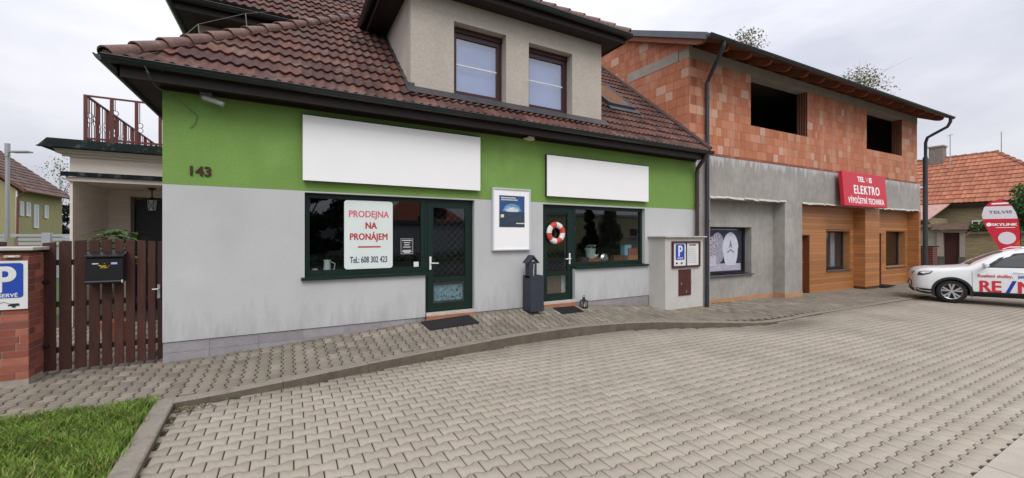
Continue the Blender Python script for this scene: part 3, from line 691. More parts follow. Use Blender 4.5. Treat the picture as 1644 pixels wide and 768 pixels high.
# icy poster inside door 1, light curtain inside door 2
def flatbox(name,mat,parent,x0,x1,z0,z1,y,th=.004): mb=MB(); mb.box(x0,x1,y,y+th,z0,z1); return mb.build(name,mat,parent,world=True)
P=thing('blue_poster','pale blue picture poster behind the lower pane of the left shop door','poster',(2.69,FY+.075,.58))
mb=MB(); mb.box(2.42,2.99,FY+.075,FY+.079,.58,.87); mb.mat=1
for i in range(26):
    x=random.uniform(2.44,2.92); z=random.uniform(.6,.83); a=random.uniform(.02,.07); mb.add([(x,FY+.074,z),(x+a,FY+.074,z+random.uniform(-.02,.03)),(x+a*.6,FY+.074,z+random.uniform(.02,.05))],[(0,1,2)])
mb.build('sheet',[m_icy,m_icyd],P,world=True)
mb=MB()
for i in range(30):
    x=4.86+i*.0; 
mb.box(5.38,5.49,FY+.12,FY+.125,.5,.93); c=mb.build('door_curtain',m_whitep,d2,world=True)
flatbox('door_backing',M('kraft',(.20,.12,.07),.9,.3,6),d2,4.9,5.38,.52,.92,FY+.12)

def on_wall(px): pass
# PRODEJNA sign (hangs inside in the window, in front of the pane)
SG=thing('rent_sign','pale for-rent board with faded red lettering hung in the left shop window','sign',(1.24,7.275,1.28))
x0,x1,z0,z1=.84,1.635,1.24,2.40; y=7.272; r=.05
def rrect(x0,x1,z0,z1,r,y,n=5):
    pts=[]
    for cx,cz,a0 in ((x1-r,z0+r,-90),(x1-r,z1-r,0),(x0+r,z1-r,90),(x0+r,z0+r,180)):
        for k in range(n+1): a=math.radians(a0+90*k/n); pts.append((cx+r*math.cos(a),y,cz+r*math.sin(a)))
    return pts
mb=MB(); mb.prism(rrect(x0,x1,z0,z1,r,y),(0,.008,0)); mb.build('board',m_ivory,SG,world=True,fix=True)
cx=(x0+x1)/2; Ux=(1,0,0); Uz=(0,0,1)
text('lettering','PRODEJNA',.155,(cx+.0,y-.002,2.12),Ux,Uz,m_redfade,SG,.034,.001,'CENTER',.84,True,1.05)
text('lettering','NA',.155,(cx+.03,y-.002,1.925),Ux,Uz,m_redtxt,SG,.038,.001,'CENTER',.85,True)
text('lettering','PRONÁJEM',.155,(cx+.0,y-.002,1.735),Ux,Uz,m_redtxt,SG,.036,.001,'CENTER',.80,True,1.04)
flatbox('red_bar',m_redtxt,SG,cx-.18,cx+.19,1.60,1.625,y-.002,.001)
text('lettering','Tel.: 608 302 423',.15,(cx,y-.002,1.345),Ux,Uz,m_navy,SG,.028,.001,'CENTER',.58,True)
OH=thing('opening_hours_sticker','small black opening-hours sticker on the glass right of the rent board','sticker',(1.93,7.31,1.4))
mb=MB(); mb.prism(rrect(1.78,2.01,1.47,1.76,.015,7.312),(0,.003,0)); mb.mat=1
for (a,b,z) in ((1.81,1.98,1.72),(1.84,1.95,1.68),(1.85,1.94,1.64),(1.83,1.96,1.60),(1.82,1.97,1.54),(1.81,1.98,1.52),(1.84,1.95,1.50)): mb.box(a,b,7.309,7.311,z-.006,z+.006)
frame_rect(mb,1.787,2.003,1.477,1.753,7.309,.002,.004); mb.build('printed_label',[m_blk,m_whitep],OH,world=True)
ST=thing('window_sticker','tiny white sticker in the lower right corner of the left shop window','sticker',(2.07,7.31,1.25)); flatbox('label_sheet',m_whitep,ST,2.02,2.11,1.24,1.33,7.312,.003)
# blank sign boards
for i,(a,b,c,d,lab) in enumerate(((.22,3.25,2.67,3.69,'wide blank white sign board above the left shop window'),(4.79,7.79,2.645,3.51,'blank white sign board above the right shop door and window'))):
    t=thing('sign_board',lab,'sign board',((a+b)/2,7.12,c),0,'blank white sign boards on the green wall')
    mb=MB(); mb.box(a,b,7.10,7.112,c,d); mb.build('face',m_white,t,world=True)
    mb=MB(); mb.box(a+.01,b-.01,7.113,7.197,c+.006,d+.02); mb.build('casing',m_anth,t,world=True)
# poster case
PC=thing('poster_case','white framed poster case with a blue car poster between the two shops','poster case',(3.96,7.15,1.51))
mb=MB(); mb.box(3.545,4.385,7.145,7.197,1.52,2.74); mb.build('backing',m_white,PC,world=True)
mb=MB(); frame_rect(mb,3.53,4.40,1.51,2.755,7.125,.07,.028); mb.build('frame',M('alu_frame',(.62,.64,.68),.4,.05,4),PC,world=True,bevel=.004)
mb=MB(); mb.box(3.68,4.26,7.140,7.1435,1.98,2.61); po=mb.build('poster',m_ptop,PC,world=True)
mf=MB(); mf.box(3.68,4.26,7.138,7.1395,1.98,2.28); mf.mat=1
mb=MB(); mb.prism([(3.97+.24*math.cos(a)*(1 if math.sin(a)<0 else .8),7.1385,2.33+(.12 if math.sin(a)>0 else .05)*math.sin(a)) for a in [k*math.pi/12 for k in range(24)]],(0,.001,0)); mb.build('vehicle_image',M('glow_a',(.16,.34,.55),.3,.3,25),po,world=True,fix=True)
mb=MB(); mb.prism([(3.97+.17*math.cos(a),7.1375,2.315+(.075 if math.sin(a)>0 else .03)*math.sin(a)) for a in [k*math.pi/12 for k in range(24)]],(0,.0008,0)); mb.build('vehicle_image',M('glow_b',(.42,.56,.66),.3,.5,40),po,world=True,fix=True)
mb=MB(); mb.prism([(3.84,7.1365,2.29),(4.11,7.1365,2.29),(4.10,7.1365,2.325),(4.05,7.1365,2.335),(4.01,7.1365,2.365),(3.92,7.1365,2.365),(3.87,7.1365,2.33)],(0,.0008,0)); mb.build('vehicle_image',M('glow_c',(.75,.8,.85),.3,.3,60),po,world=True,fix=True)
for z,a,b in ((2.565,3.72,4.05),(2.525,3.72,4.10)):
    x=a
    while x<b: w=random.uniform(.02,.035); mf.box(x,x+w,7.1375,7.1385,z-.012,z+.012); x+=w+.008
mf.box(4.06,4.26,7.136,7.1375,2.045,2.065); mf.box(3.71,3.78,7.136,7.1375,2.17,2.23); mf.build('poster_print',[m_pbot,M('print_pale',(.75,.75,.6),.5,.2,30)],po,world=True)
# lights on the wall
LT=thing('floodlight','small grey cylindrical floodlight under the eaves near the left corner','wall light',(-1.0,7.18,3.75))
mb=MB(); mb.box(-1.07,-.93,7.13,7.199,3.75,3.83); mb.build('mount',m_metal,LT,world=True); mb=MB(); mb.tube([(-1.02,7.05,3.735),(-.78,7.0,3.66)],.035,12); mb.tube([(-.99,7.15,3.77),(-.95,7.03,3.72)],.015,6); mb.build('lamp',M('lamp_grey',(.45,.45,.45),.4),LT,world=True,smooth=True)
LT=thing('bulkhead_light','cream oval bulkhead light below the eaves between the white boards','wall light',(4.36,7.1,3.78))
mb=MB(); mb.lathe([(0.02,-.045),(.09,-.04),(.135,-.01),(.14,.0)],(0,0,0),20); mb.v=[(4.36+x*1.0,7.12+y*.5,3.80+z*.9) for x,y,z in mb.v]; mb.build('diffuser',M('cream_plastic',(.62,.55,.38),.4),LT,world=True,smooth=True)
mb=MB(); mb.box(4.30,4.44,7.05,7.199,3.80,3.83); mb.build('mount',m_whitep,LT,world=True)
# life ring on door 2
LR=thing('lifebuoy','red and white lifebuoy ring hung on the right shop door','lifebuoy',(5.05,7.24,1.84))
def torus(mb,c,R_,r,seg=48,n=12,f=None):
    vs=[]; fs=[]
    for i in range(seg):
        a=2*math.pi*i/seg
        for k in range(n):
            b=2*math.pi*k/n; rr=R_+r*math.cos(b); vs.append((c[0]+rr*math.cos(a),c[1]+r*.75*math.sin(b),c[2]+rr*math.sin(a)))
    o=len(mb.v); mb.v+=vs
    for i in range(seg):
        for k in range(n): mb.f.append(tuple(o+q for q in (i*n+k,i*n+(k+1)%n,((i+1)%seg)*n+(k+1)%n,((i+1)%seg)*n+k))); mb.m.append(1 if (i//6+0)%2==0 else 0); mb.c.append((1,1,1))
mb=MB(); torus(mb,(5.10,7.225,1.865),.178,.063); mb.build('ring',[m_whitep,M('ring_red',(.62,.07,.04),.6,.1,6)],LR,world=True,smooth=True)
# column + house ornament
PL=thing('column_planter','tall anthracite square column planter beside the right shop door','planter',(4.36,6.98,.31))
mb=MB(); a,b,c,d,z0,z1=4.20,4.51,6.80,7.11,.30,1.01
mb.box(a,b,c,c+.02,z0,z1); mb.box(a,b,d-.02,d,z0,z1); mb.box(a,a+.02,c+.02,d-.02,z0,z1); mb.box(b-.02,b,c+.02,d-.02,z0,z1); mb.box(a+.02,b-.02,c+.02,d-.02,.33,.95); mb.build('body',m_anth,PL,world=True,bevel=.006)
mb=MB(); mb.box(a+.025,b-.025,c+.025,d-.025,.95,.965); mb.build('soil',M('gravel_fill',(.35,.32,.28),.9,.4,40),PL,world=True)
OR=thing('house_ornament','dark house-shaped lantern with pitched roof standing in the column planter','ornament',(4.29,6.95,.965))
x,y=4.285,6.93; mb=MB(); mb.box(x-.085,x+.085,y-.08,y+.08,.966,1.28); mb.prism([(x-.085,y-.08,1.28),(x+.085,y-.08,1.28),(x,y-.08,1.385)],(0,.16,0)); mb.build('body',m_anth,OR,world=True)
mb=MB(); mb.prism([(x-.125,y-.10,1.255),(x,y-.10,1.395),(x,y-.10,1.42),(x-.145,y-.10,1.265)],(0,.20,0)); mb.prism([(x+.125,y-.10,1.255),(x+.145,y-.10,1.265),(x,y-.10,1.42),(x,y-.10,1.395)],(0,.20,0)); mb.build('roof',m_anth,OR,world=True)
mb=MB(); 
for i in range(9): mb.lathe([(.001,-.012),(.012,0),(.001,.012)],(x+.01+random.uniform(-.008,.008),y-.085,1.02+i*.026),6)
mb.build('bead_string',m_whitep,OR,world=True); mb=MB(); mb.tube([(x+.02,y-.086,1.31),(x-.03,y-.086,1.30)],.006,5); mb.build('bow',m_whitep,OR,world=True)
# lantern by the door
LN=thing('lantern','small black lantern with glass sides on the pavement right of the right shop door','lantern',(5.70,7.02,.275))
x,y,z=5.70,7.02,float(zp(np.array(5.7),np.array(7.02))); mb=MB(); w=.055
mb.box(x-w-.01,x+w+.01,y-w-.01,y+w+.01,z,z+.022)
for sx in (-1,1):
    for sy in (-1,1): mb.box(x+sx*w-.007,x+sx*w+.007,y+sy*w-.007,y+sy*w+.007,z+.022,z+.15)
mb.box(x-w-.01,x+w+.01,y-w-.01,y+w+.01,z+.15,z+.162); mb.build('frame',m_black,LN,world=True)
mb=MB(); mb.lathe([(.085,.162),(.035,.20),(.032,.215),(.045,.22),(.015,.235),(.004,.24)],(x,y,z),4); mb.build('roof',m_black,LN,world=True)
mb=MB(); mb.tube([(x+.03*math.cos(a),y,z+.245+.03*math.sin(a)) for a in [k*math.pi/8 for k in range(17)]],.004,5); mb.build('ring',m_black,LN,world=True)
mb=MB(); mb.box(x-w,x+w,y-w,y+w,z+.03,z+.148); mb.build('glazing',glass('lantern_glass',2.2,(.8,.85,.85)),LN,world=True)
mb=MB(); mb.lathe([(.025,.024),(.025,.09)],(x,y,z),10); mb.build('candle',m_whitep,LN,world=True)
# doormats
def mat_(lab,pts,zoff=.006):
    t=thing('doormat',lab,'doormat',(sum(p[0] for p in pts)/4,sum(p[1] for p in pts)/4,float(zp(np.array(pts[0][0]),np.array(pts[0][1])))),0,'black doormats on the pavement')
    mb=MB(); v=[(x,y,float(zp(np.array(x),np.array(y)))+zoff) for x,y in pts]; mb.prism(v,(0,0,.014)); mb.build('rubber_pad',m_rubber,t,world=True,fix=True)
    rib=MB()
    A,B,C,D=[Vector(q)+Vector((0,0,.014)) for q in v]
    for k in range(1,24):
        f=k/24; p=A.lerp(B,f); q=D.lerp(C,f); rib.tube([p.lerp(q,.03),p.lerp(q,.97)],.005,4)
    rib.build('ribs',m_rubber,t,world=True)
mat_('large black doormat in front of the left shop door',[(2.12,6.66),(3.06,6.72),(3.02,7.12),(2.08,7.10)])
mat_('small dark doormat in front of the right shop door',[(4.94,6.76),(5.52,6.80),(5.50,7.10),(4.92,7.08)])
# goods in the windows
def goods():
    y=7.46
    t=thing('flower_bucket','white zinc bucket with dried flowers on an orange box in the right shop window','bucket',(5.98,y,1.27))
    mb=MB(); mb.lathe([(.085,.0),(.125,.21),(.13,.215),(.118,.20),(.08,.01)],(5.98,y,1.27),18); mb.build('pail',M('pale_green',(.55,.66,.62),.5,.2,30),t,world=True,smooth=True)
    mb=MB()
    for i in range(26): mb.lathe([(.001,-.016),(.016,0),(.001,.016)],(5.98+random.uniform(-.11,.11),y+random.uniform(-.08,.08),1.50+random.uniform(0,.06)),6,col=random.choice([(.7,.65,.6),(.35,.2,.2),(.2,.25,.12)]))
    mb.build('blossoms',m_leaf,t,world=True)
    def bx(lab,x,w,z,h,c,name='gift_box',yy=7.47,d=.14):
        t=thing(name,lab,'box',(x,yy,z),0,'boxes in the right shop window'); mb=MB(); mb.box(x-w/2,x+w/2,yy-d/2,yy+d/2,z,z+h); mb.build('carton',M('box_'+name,c,.7,.15,6),t,world=True,bevel=.004)
        mb=MB(); mb.box(x-w/2-.006,x+w/2+.006,yy-d/2-.006,yy+d/2+.006,z+h+.001,z+h+.022); mb.build('lid',M('lid_'+name,tuple(q*.8 for q in c),.7,.1,6),t,world=True)
    bx('orange box under the white bucket in the right shop window',6.06,.30,1.115,.13,(.50,.16,.05))
    bx('dark purple box at the left end of the right shop window',5.78,.16,1.115,.15,(.10,.03,.05))
    bx('brown box right of the silver kettle in the right shop window',6.84,.30,1.115,.17,(.22,.09,.05))
    bx('orange carton below the red box in the right shop window',7.40,.38,1.115,.17,(.50,.20,.04),yy=7.45,d=.18)
    bx('red box on top of the orange carton in the right shop window',7.40,.36,1.31,.15,(.33,.07,.035),yy=7.45,d=.18)
    bx('blue and white tin on the brown box in the right shop window',7.12,.20,1.31,.22,(.28,.48,.62),'storage_tin',yy=7.46)
    bx('low brown carton under the blue tin in the right shop window',7.10,.22,1.115,.165,(.25,.11,.06),'low_carton',yy=7.46)
    t=thing('silver_kettle','round silver kettle standing on edge in the right shop window','kettle',(6.45,7.5,1.12)); mb=MB(); mb.lathe([(.001,-.05),(.08,-.045),(.115,-.01),(.115,.02),(.06,.05),(.02,.055),(.001,.06)],(6.45,7.50,1.235),22,'y'); mb.build('body',m_silver,t,world=True,smooth=True)
    mb=MB(); mb.tube([(6.45+.12*math.cos(a),7.5,1.235+.12*math.sin(a)) for a in [math.radians(20+k*14) for k in range(11)]],.007,6); mb.build('handle',m_black,t,world=True)
    t=thing('white_teapot','small white teapot behind the silver kettle in the right shop window','teapot',(6.28,7.66,1.3)); mb=MB(); mb.lathe([(.03,0),(.06,.03),(.065,.06),(.04,.1),(.01,.115)],(6.28,7.66,1.25),16); mb.build('body',m_whitep,t,world=True,smooth=True)
    mb=MB(); mb.box(6.20,6.36,7.60,7.72,1.115,1.249); mb.tube([(6.34,7.66,1.29),(6.39,7.66,1.35)],.01,6); mb.build('stand',m_whitep,t,world=True)
    t=thing('grey_pedestal','tall pale grey pedestal standing at the back of the right shop window','pedestal',(6.02,7.95,.33)); mb=MB(); mb.box(5.93,6.11,7.86,8.04,.33,1.98); mb.box(5.91,6.13,7.84,8.06,1.98,2.0); mb.build('shaft',M('pedestal_grey',(.42,.44,.5),.7),t,world=True)
    t=thing('display_tree','dark cone-shaped decorative tree on the grey pedestal in the window','ornament',(6.02,7.95,2.0)); mb=MB(); mb.lathe([(.11,0),(.07,.2),(.015,.45)],(6.02,7.95,2.0),14); mb.build('cone',M('dark_fir',(.02,.035,.02),.9,.4,30),t,world=True)
    mb=MB(); mb.lathe([(.03,0),(.03,.02)],(6.02,7.95,1.98),8); mb.build('trunk',m_bark,t,world=True)
    t=thing('white_pitcher','white pitcher at the lower left of the left shop window','pitcher',(.58,7.5,1.15)); mb=MB(); mb.lathe([(.05,0),(.06,.1),(.05,.2),(.062,.25)],(.60,7.5,1.145),16); mb.build('body',m_whitep,t,world=True,smooth=True)
    mb=MB(); mb.tube([(.66,7.5,1.36),(.72,7.5,1.33),(.71,7.5,1.24),(.65,7.5,1.20)],.009,6); mb.build('handle',m_whitep,t,world=True)
    t=thing('white_mug','small white mug left of the pitcher in the left shop window','mug',(.40,7.5,1.15)); mb=MB(); mb.lathe([(.04,0),(.045,.11),(.038,.105),(.035,.01)],(.41,7.5,1.145),14); mb.build('body',m_whitep,t,world=True,smooth=True); mb=MB(); mb.tube([(.45,7.5,1.23),(.48,7.5,1.21),(.45,7.5,1.17)],.007,5); mb.build('handle',m_whitep,t,world=True)
goods()
for o in [o for o in bpy.data.objects if o.parent is None and o.name.split('.')[0] in ('flower_bucket','gift_box','low_carton','storage_tin','silver_kettle','white_teapot')]:
    o.location.x+=.17 if o.location.x>7.3 else .27
    o.scale=(1.0 if o.location.x>7.5 else 1.12,1,1.12); o.location.z-=0
# ---------------------------------------------------------------- meter box
BX=thing('meter_cabinet','cream rendered meter cabinet with a concrete cap at the right end of the shop house','cabinet',(8.6,6.95,-.05))
mb=MB(); mb.box(7.91,9.30,6.70,7.197,.02,1.765); mb.build('body',M('cabinet_render',(.58,.56,.53),.9,.15,1.5,60,.4,fine=.1,dirt=(.25,.22,.18),ds=1.6,dlo=.62,dhi=.9),BX,world=True)
mb=MB(); mb.box(7.90,9.31,6.69,7.19,-.35,.018); mb.build('base',M('cabinet_base',(.30,.26,.20),.9,.3,5,40,.5),BX,world=True)
mb=MB(); mb.box(7.86,9.38,6.63,7.19,1.767,1.80); mb.build('cap',m_stone,BX,world=True,bevel=.008)
mb=MB(); mb.box(8.37,8.82,6.675,6.698,.34,.98); hb=mb.build('hatch',M('hatch_brown',(.085,.022,.016),.5,.25,5),BX,world=True,bevel=.008)
mb=MB(); mb.box(8.43,8.45,6.655,6.674,.60,.66); mb.box(8.79,8.825,6.66,6.69,.62,.70); mb.box(8.62,8.635,6.66,6.675,.40,.47); mb.build('latch',m_metal,hb,world=True)
NB=thing('notice_board','brown framed parking notice board on the meter cabinet','notice board',(8.63,6.67,1.03))
mb=MB(); frame_rect(mb,8.12,9.15,1.03,1.675,6.655,.04,.045); mb.box(8.628,8.645,6.657,6.695,1.075,1.63); mb.build('frame',M('notice_frame',(.065,.025,.018),.5),NB,world=True)
mb=MB(); mb.box(8.165,9.105,6.68,6.697,1.075,1.63); mb.build('backing',m_whitep,NB,world=True)
mb=MB(); mb.prism(rrect(8.25,8.57,1.22,1.60,.03,6.676),(0,.003,0)); bp=mb.build('parking_symbol',m_blue,NB,world=True,fix=True)
text('letter','P',.38,(8.41,6.674,1.305),Ux,Uz,m_whitep,bp,.03,.001,'CENTER',.85,True); text('letter','RESERVÉ',.055,(8.41,6.674,1.24),Ux,Uz,m_whitep,bp,.02,.001,'CENTER',.95,True)
mb=MB()
for x in (8.29,8.47): 
    mb.box(x-.04,x+.04,6.675,6.678,1.125,1.145); mb.box(x-.02,x+.025,6.675,6.678,1.145,1.16); mb.lathe([(.014,0),(.014,.003)],(x-.02,6.674,1.125),8,'y')
mb.build('tow_pictogram',m_blk,NB,world=True)
text('letter','UPOZORNĚNÍ',.05,(8.87,6.676,1.56),Ux,Uz,m_blk,NB,.02,.001,'CENTER',.8,True)
mb=MB()
for i in range(9): mb.box(8.70,8.70+random.uniform(.25,.36),6.676,6.678,1.50-i*.045,1.508-i*.045)
mb.build('printed_lines',m_metal,NB,world=True)
# ---------------------------------------------------------------- gate, pillar, mailbox
G=thing('picket_gate','dark red-brown wooden picket gate between the brick pillar and the house','gate',(-2.07,7.3,.07))
cols=[(-2.655,-2.50),(-2.472,-2.345),(-2.318,-2.20),(-2.168,-2.062),(-2.032,-1.935),(-1.908,-1.812),(-1.788,-1.698),(-1.672,-1.585)]
pk=[(-2.665,-2.545),(-2.518,-2.405),(-2.378,-2.268),(-2.242,-2.142),(-2.118,-2.022),(-1.998,-1.906),(-1.884,-1.794),(-1.768,-1.682),(-1.658,-1.580),(-1.556,-1.495)]
for i,(a,b) in enumerate(pk):
    mb=MB(); c=(a+b)/2; top=1.70+.055*math.cos((c+2.05)/.65*1.4); k=random.uniform(.8,1.25); k= .55 if i>8 else k
    mb.mat=0; bw=.0; sl2=.012
    mb.prism([(a,7.27,.10),(b,7.27,.10),(b,7.27,top-(.01 if c>-2.05 else 0)),(a,7.27,top-(.01 if c<-2.05 else 0))],(0,.022,0),(k,k,k)); mb.build('picket',m_gate,G,world=True,bevel=.004,fix=True)
mb=MB(); mb.col=(.7,.7,.7)
for z in (1.46,.93,.35): mb.box(-2.66,-1.52,7.295,7.33,z-.035,z+.035)
mb.build('rail',m_gate,G,world=True)
mb=MB(); mb.tube([(-2.68,7.25,.42),(-2.60,7.25,.42)],.02,8); mb.tube([(-2.68,7.25,1.22),(-2.60,7.25,1.22)],.02,8); mb.build('hinge',m_black,G,world=True)
mb=MB(); mb.box(-1.555,-1.525,7.25,7.268,.94,1.13); mb.tube([(-1.54,7.25,1.07),(-1.54,7.21,1.07),(-1.60,7.205,1.07)],.009,6); mb.build('handle',m_metal,G,world=True)
MBX=thing('mailbox','black metal mailbox with a golden post horn hung on the gate','mailbox',(-2.05,7.2,1.17))
mb=MB(); mb.box(-2.235,-1.875,7.13,7.262,1.20,1.50); mb.prism([(-2.235,7.13,1.50),(-2.235,7.262,1.50),(-2.235,7.262,1.57),(-2.235,7.16,1.56)],(.36,0,0)); bd=mb.build('body',m_black,MBX,world=True,bevel=.006,fix=True)
mb=MB(); mb.prism([(-2.245,7.10,1.525),(-2.245,7.265,1.575),(-2.245,7.265,1.59),(-2.245,7.10,1.54)],(.38,0,0)); mb.build('lid',m_black,MBX,world=True,fix=True)
mb=MB(); mb.tube([(-2.225,7.105,1.205),(-1.88,7.105,1.205)],.022,12); mb.build('newspaper_roll',m_black,MBX,world=True,smooth=True)
mb=MB(); mb.tube([(-1.879,7.105,1.205),(-1.872,7.105,1.205)],.022,12); mb.build('end_cap',m_whitep,MBX,world=True)
mb=MB(); mb.box(-2.17,-2.11,7.126,7.129,1.435,1.447); mb.build('slot_label',m_whitep,MBX,world=True); mb=MB(); mb.box(-1.99,-1.93,7.126,7.129,1.43,1.455); mb.build('name_plate',M('lilac_label',(.45,.5,.8),.5),MBX,world=True)
mb=MB(); c=(-2.055,7.124,1.40)
mb.tube([(c[0]+.022*math.cos(a),c[1],c[2]+.018*math.sin(a)) for a in [k*math.pi/8 for k in range(17)]],.004,5); mb.tube([(c[0]-.05,c[1],c[2]+.018),(c[0]+.03,c[1],c[2]-.016),(c[0]+.055,c[1],c[2]+.02)],[.009,.004,.003],6); mb.tube([(c[0]-.035,c[1],c[2]-.02),(c[0]+.02,c[1],c[2]+.018)],.005,5); mb.lathe([(.006,0),(.006,.003)],(c[0]+.005,7.121,c[2]+.045),8,'y'); mb.build('post_horn',m_gold,MBX,world=True)
BP=thing('brick_pillar','red brick gate pillar with a flat pale cap at the left edge','pillar',(-2.95,7.18,.03))
def brickcol(r,a,b): k=random.uniform(.75,1.15); return random.choice([(.36*k,.105*k,.065*k),(.30*k,.085*k,.055*k),(.40*k,.135*k,.085*k),(.25*k,.08*k,.06*k)])
bw=lambda r,f:(.24 if r%2 else (.115 if not f else .12)) 
mb=MB(); mb.box(-4.6,-2.658,6.948,7.40,-.1,1.60); mb.mat=1
zs=[(.12+i*.0845,.12+(i+1)*.0845) for i in range(17)]+[(.12+17*.0845,1.60)]
wf=lambda r,f:(random.choice([.125,.245]) if f else .245) if r%2==0 else random.choice([.12,.25])
rows_panel(mb,(-4.6,6.948,0),(1,0,0),(0,-1,0),1.95,zs,[],wf,.011,.007,brickcol)
rows_panel(mb,(-2.658,6.948,0),(0,1,0),(1,0,0),.45,zs,[],wf,.011,.007,brickcol)
mb.build('masonry',[m_lime,m_brick],BP,world=True)
mb=MB(); mb.box(-4.62,-2.63,6.92,7.43,1.602,1.625); mb.build('cap_underlay',m_black,BP,world=True); mb=MB(); mb.box(-4.66,-2.60,6.89,7.46,1.627,1.665); mb.build('cap',m_stone,BP,world=True,bevel=.006)
PS=thing('parking_sign','white and blue reserved parking sign with tow-away symbol on the brick pillar','parking sign',(-2.93,6.93,.97))
mb=MB(); mb.box(-3.03,-2.655,6.922,6.930,.945,1.508); mb.build('plate',m_whitep,PS,world=True)
mb=MB(); mb.prism(rrect(-2.99,-2.69,1.08,1.482,.03,6.919),(0,.0025,0)); bp=mb.build('blue_field',m_blue,PS,world=True,fix=True)
text('letter','P',.42,(-2.84,6.917,1.15),Ux,Uz,m_whitep,bp,.04,.001,'CENTER',.80,True); text('letter','RESERVÉ',.058,(-2.84,6.917,1.09),Ux,Uz,m_whitep,bp,.03,.001,'CENTER',.95,True,1.04)
mb=MB(); x=-2.765; mb.box(x-.045,x+.045,6.918,6.921,.985,1.003); mb.box(x-.03,x+.04,6.918,6.921,1.003,1.013); mb.lathe([(.016,0),(.016,.003)],(x,6.917,.98),10,'y'); mb.tube([(x-.17,6.92,.99),(x-.08,6.92,1.035),(x-.035,6.92,1.012)],.0025,4); mb.box(x-.24,x-.13,6.918,6.921,.975,1.01); mb.build('tow_pictogram',m_blk,PS,world=True)
PLm=thing('pillar_light','small cream light fitting under the pillar cap above the parking sign','wall light',(-2.78,6.93,1.54)); mb=MB(); mb.box(-2.84,-2.71,6.90,6.94,1.545,1.572); mb.build('housing',M('cream_lamp',(.5,.45,.33),.5),PLm,world=True,bevel=.004); mb=MB(); mb.box(-2.80,-2.75,6.897,6.9,1.552,1.566); mb.build('lens',m_whitep,PLm,world=True)
# ---------------------------------------------------------------- porch with terrace (part of the house)
PY=11.0
mb=MB(); mb.box(-3.66,-1.50,PY,PY+.18,3.04,3.33); mb.box(-3.66,-3.62,PY+.18,16,-.1,3.33); mb.box(-3.66,-1.50,12.8,13.0,2.87,3.33); mb.box(-3.66,-3.62,PY,PY+.18,-.1,2.87)
mb.box(-3.619,-3.22,12.8,13.0,-.1,2.87); mb.box(-3.219,-1.9,12.8,13.0,2.73,2.87); mb.box(-3.61,-1.50,PY+.181,12.799,2.875,3.3); mb.box(-3.66,-1.50,15.8,16,-.1,3.33)
pw=mb.build('porch',m_beige,H,world=True)
mb=MB(); mb.prism([(-3.66,PY-.001,3.33),(-3.78,PY-.10,3.40),(-3.84,PY-.16,3.455),(-1.49,PY-.16,3.455),(-1.49,PY-.1,3.40),(-1.49,PY-.001,3.33)],(0,.10,0)); mb.box(-3.82,-1.50,PY-.13,PY+.1,3.385,3.455); mb.box(-3.75,-1.50,PY-.06,PY+.0,3.33,3.385); mb.box(-3.70,-1.50,PY-.04,PY+.18,2.86,2.945); mb.build('cornice',m_creamsm,pw,world=True)
mb=MB(); mb.prism([(-4.0,PY-.27,3.47),(-3.90,PY-.2,3.64),(-1.50,PY-.2,3.64),(-1.50,PY-.27,3.47)],(0,5.2,0)); mb.box(-4.01,-1.5,PY-.285,PY-.20,3.458,3.475); mb.box(-3.76,-1.50,PY-.09,PY-.002,2.955,3.035); mb.build('metal_edging',m_cover,pw,world=True,fix=True)
mb=MB(); mb.box(-3.22,-3.16,12.76,12.82,.05,2.73); mb.box(-3.16,-1.9,12.82,12.86,2.66,2.73); mb.mat=1; mb.box(-3.16,-1.9,12.85,12.90,.05,2.66); mb.build('side_door',[M('door_case',(.12,.12,.09),.6),M('dark_door',(.012,.008,.012),.4)],H,world=True)
# terrace railing
mb=MB(); yF=PY+.02; xL=-3.44; z0,z1=3.70,4.57
mb.box(xL-.02,-1.52,yF-.02,yF+.02,z1-.03,z1); mb.box(xL-.02,-1.52,yF-.015,yF+.015,z0,z0+.035)
posts=np.linspace(xL,-1.6,8)[[0,2,3,4,5,6]]
n=0
for i in range(6):
    x=xL+.02+i*.375+.17
    mb.box(x+.16,x+.21,yF-.022,yF+.022,3.60,z1-.03,(1,1,1))
mb.box(xL-.03,xL+.02,yF-.025,yF+.025,3.6,z1)
for yy in np.arange(yF+.55,16.0,.55): mb.box(xL-.025,xL+.025,yy-.022,yy+.022,3.6,z1-.03)
mb.box(xL-.02,xL+.02,yF+.02,16.0,z1-.03,z1); mb.box(xL-.015,xL+.015,yF+.02,16.0,z0,z0+.035)
rl=mb.build('terrace_railing',m_railr,H,world=True)
mb=MB()
def curl(x,y,ax,z,rr=.052):
    for k in (0,1): 
        c=z+ (k-.5)*2*rr*.95
        P_=[((x+rr*math.cos(a)) if ax else x, y if ax else y+rr*math.cos(a), c+rr*math.sin(a)) for a in [q*math.pi/8 for q in range(17)]]
        mb.tube(P_,.006,4,cap=False)
for i in range(6):
    x=xL+.02+i*.375-.0+.01
    for k,dx in enumerate((.0,)): 
        mb=MB(); xx=x+.02+.0; z=(4.12,4.22,4.02,4.30)[i%4]
        mb.tube([(xx,yF,z0),(xx,yF,z-.09)],.007,5); mb.tube([(xx,yF,z+.09),(xx,yF,z1-.02)],.007,5); curl(xx,yF,True,z); mb.build('baluster',m_railr,rl,world=True)
for j,yy in enumerate(np.arange(yF+.13,16.0,.137)):
    z=(4.05,4.25,4.15,3.95)[j%4]
    mb=MB()
    if j%2: mb.tube([(xL,yy,z0),(xL,yy,z1-.02)],.008,5)
    else: mb.tube([(xL,yy,z0),(xL,yy,z-.09)],.008,5); mb.tube([(xL,yy,z+.09),(xL,yy,z1-.02)],.008,5); curl(xL,yy,False,z)
    mb.build('baluster',m_railr,rl,world=True)
PLn=thing('hanging_lantern','black wrought-iron lantern with frosted glass hanging under the porch ceiling','lantern',(-2.62,11.8,2.87))
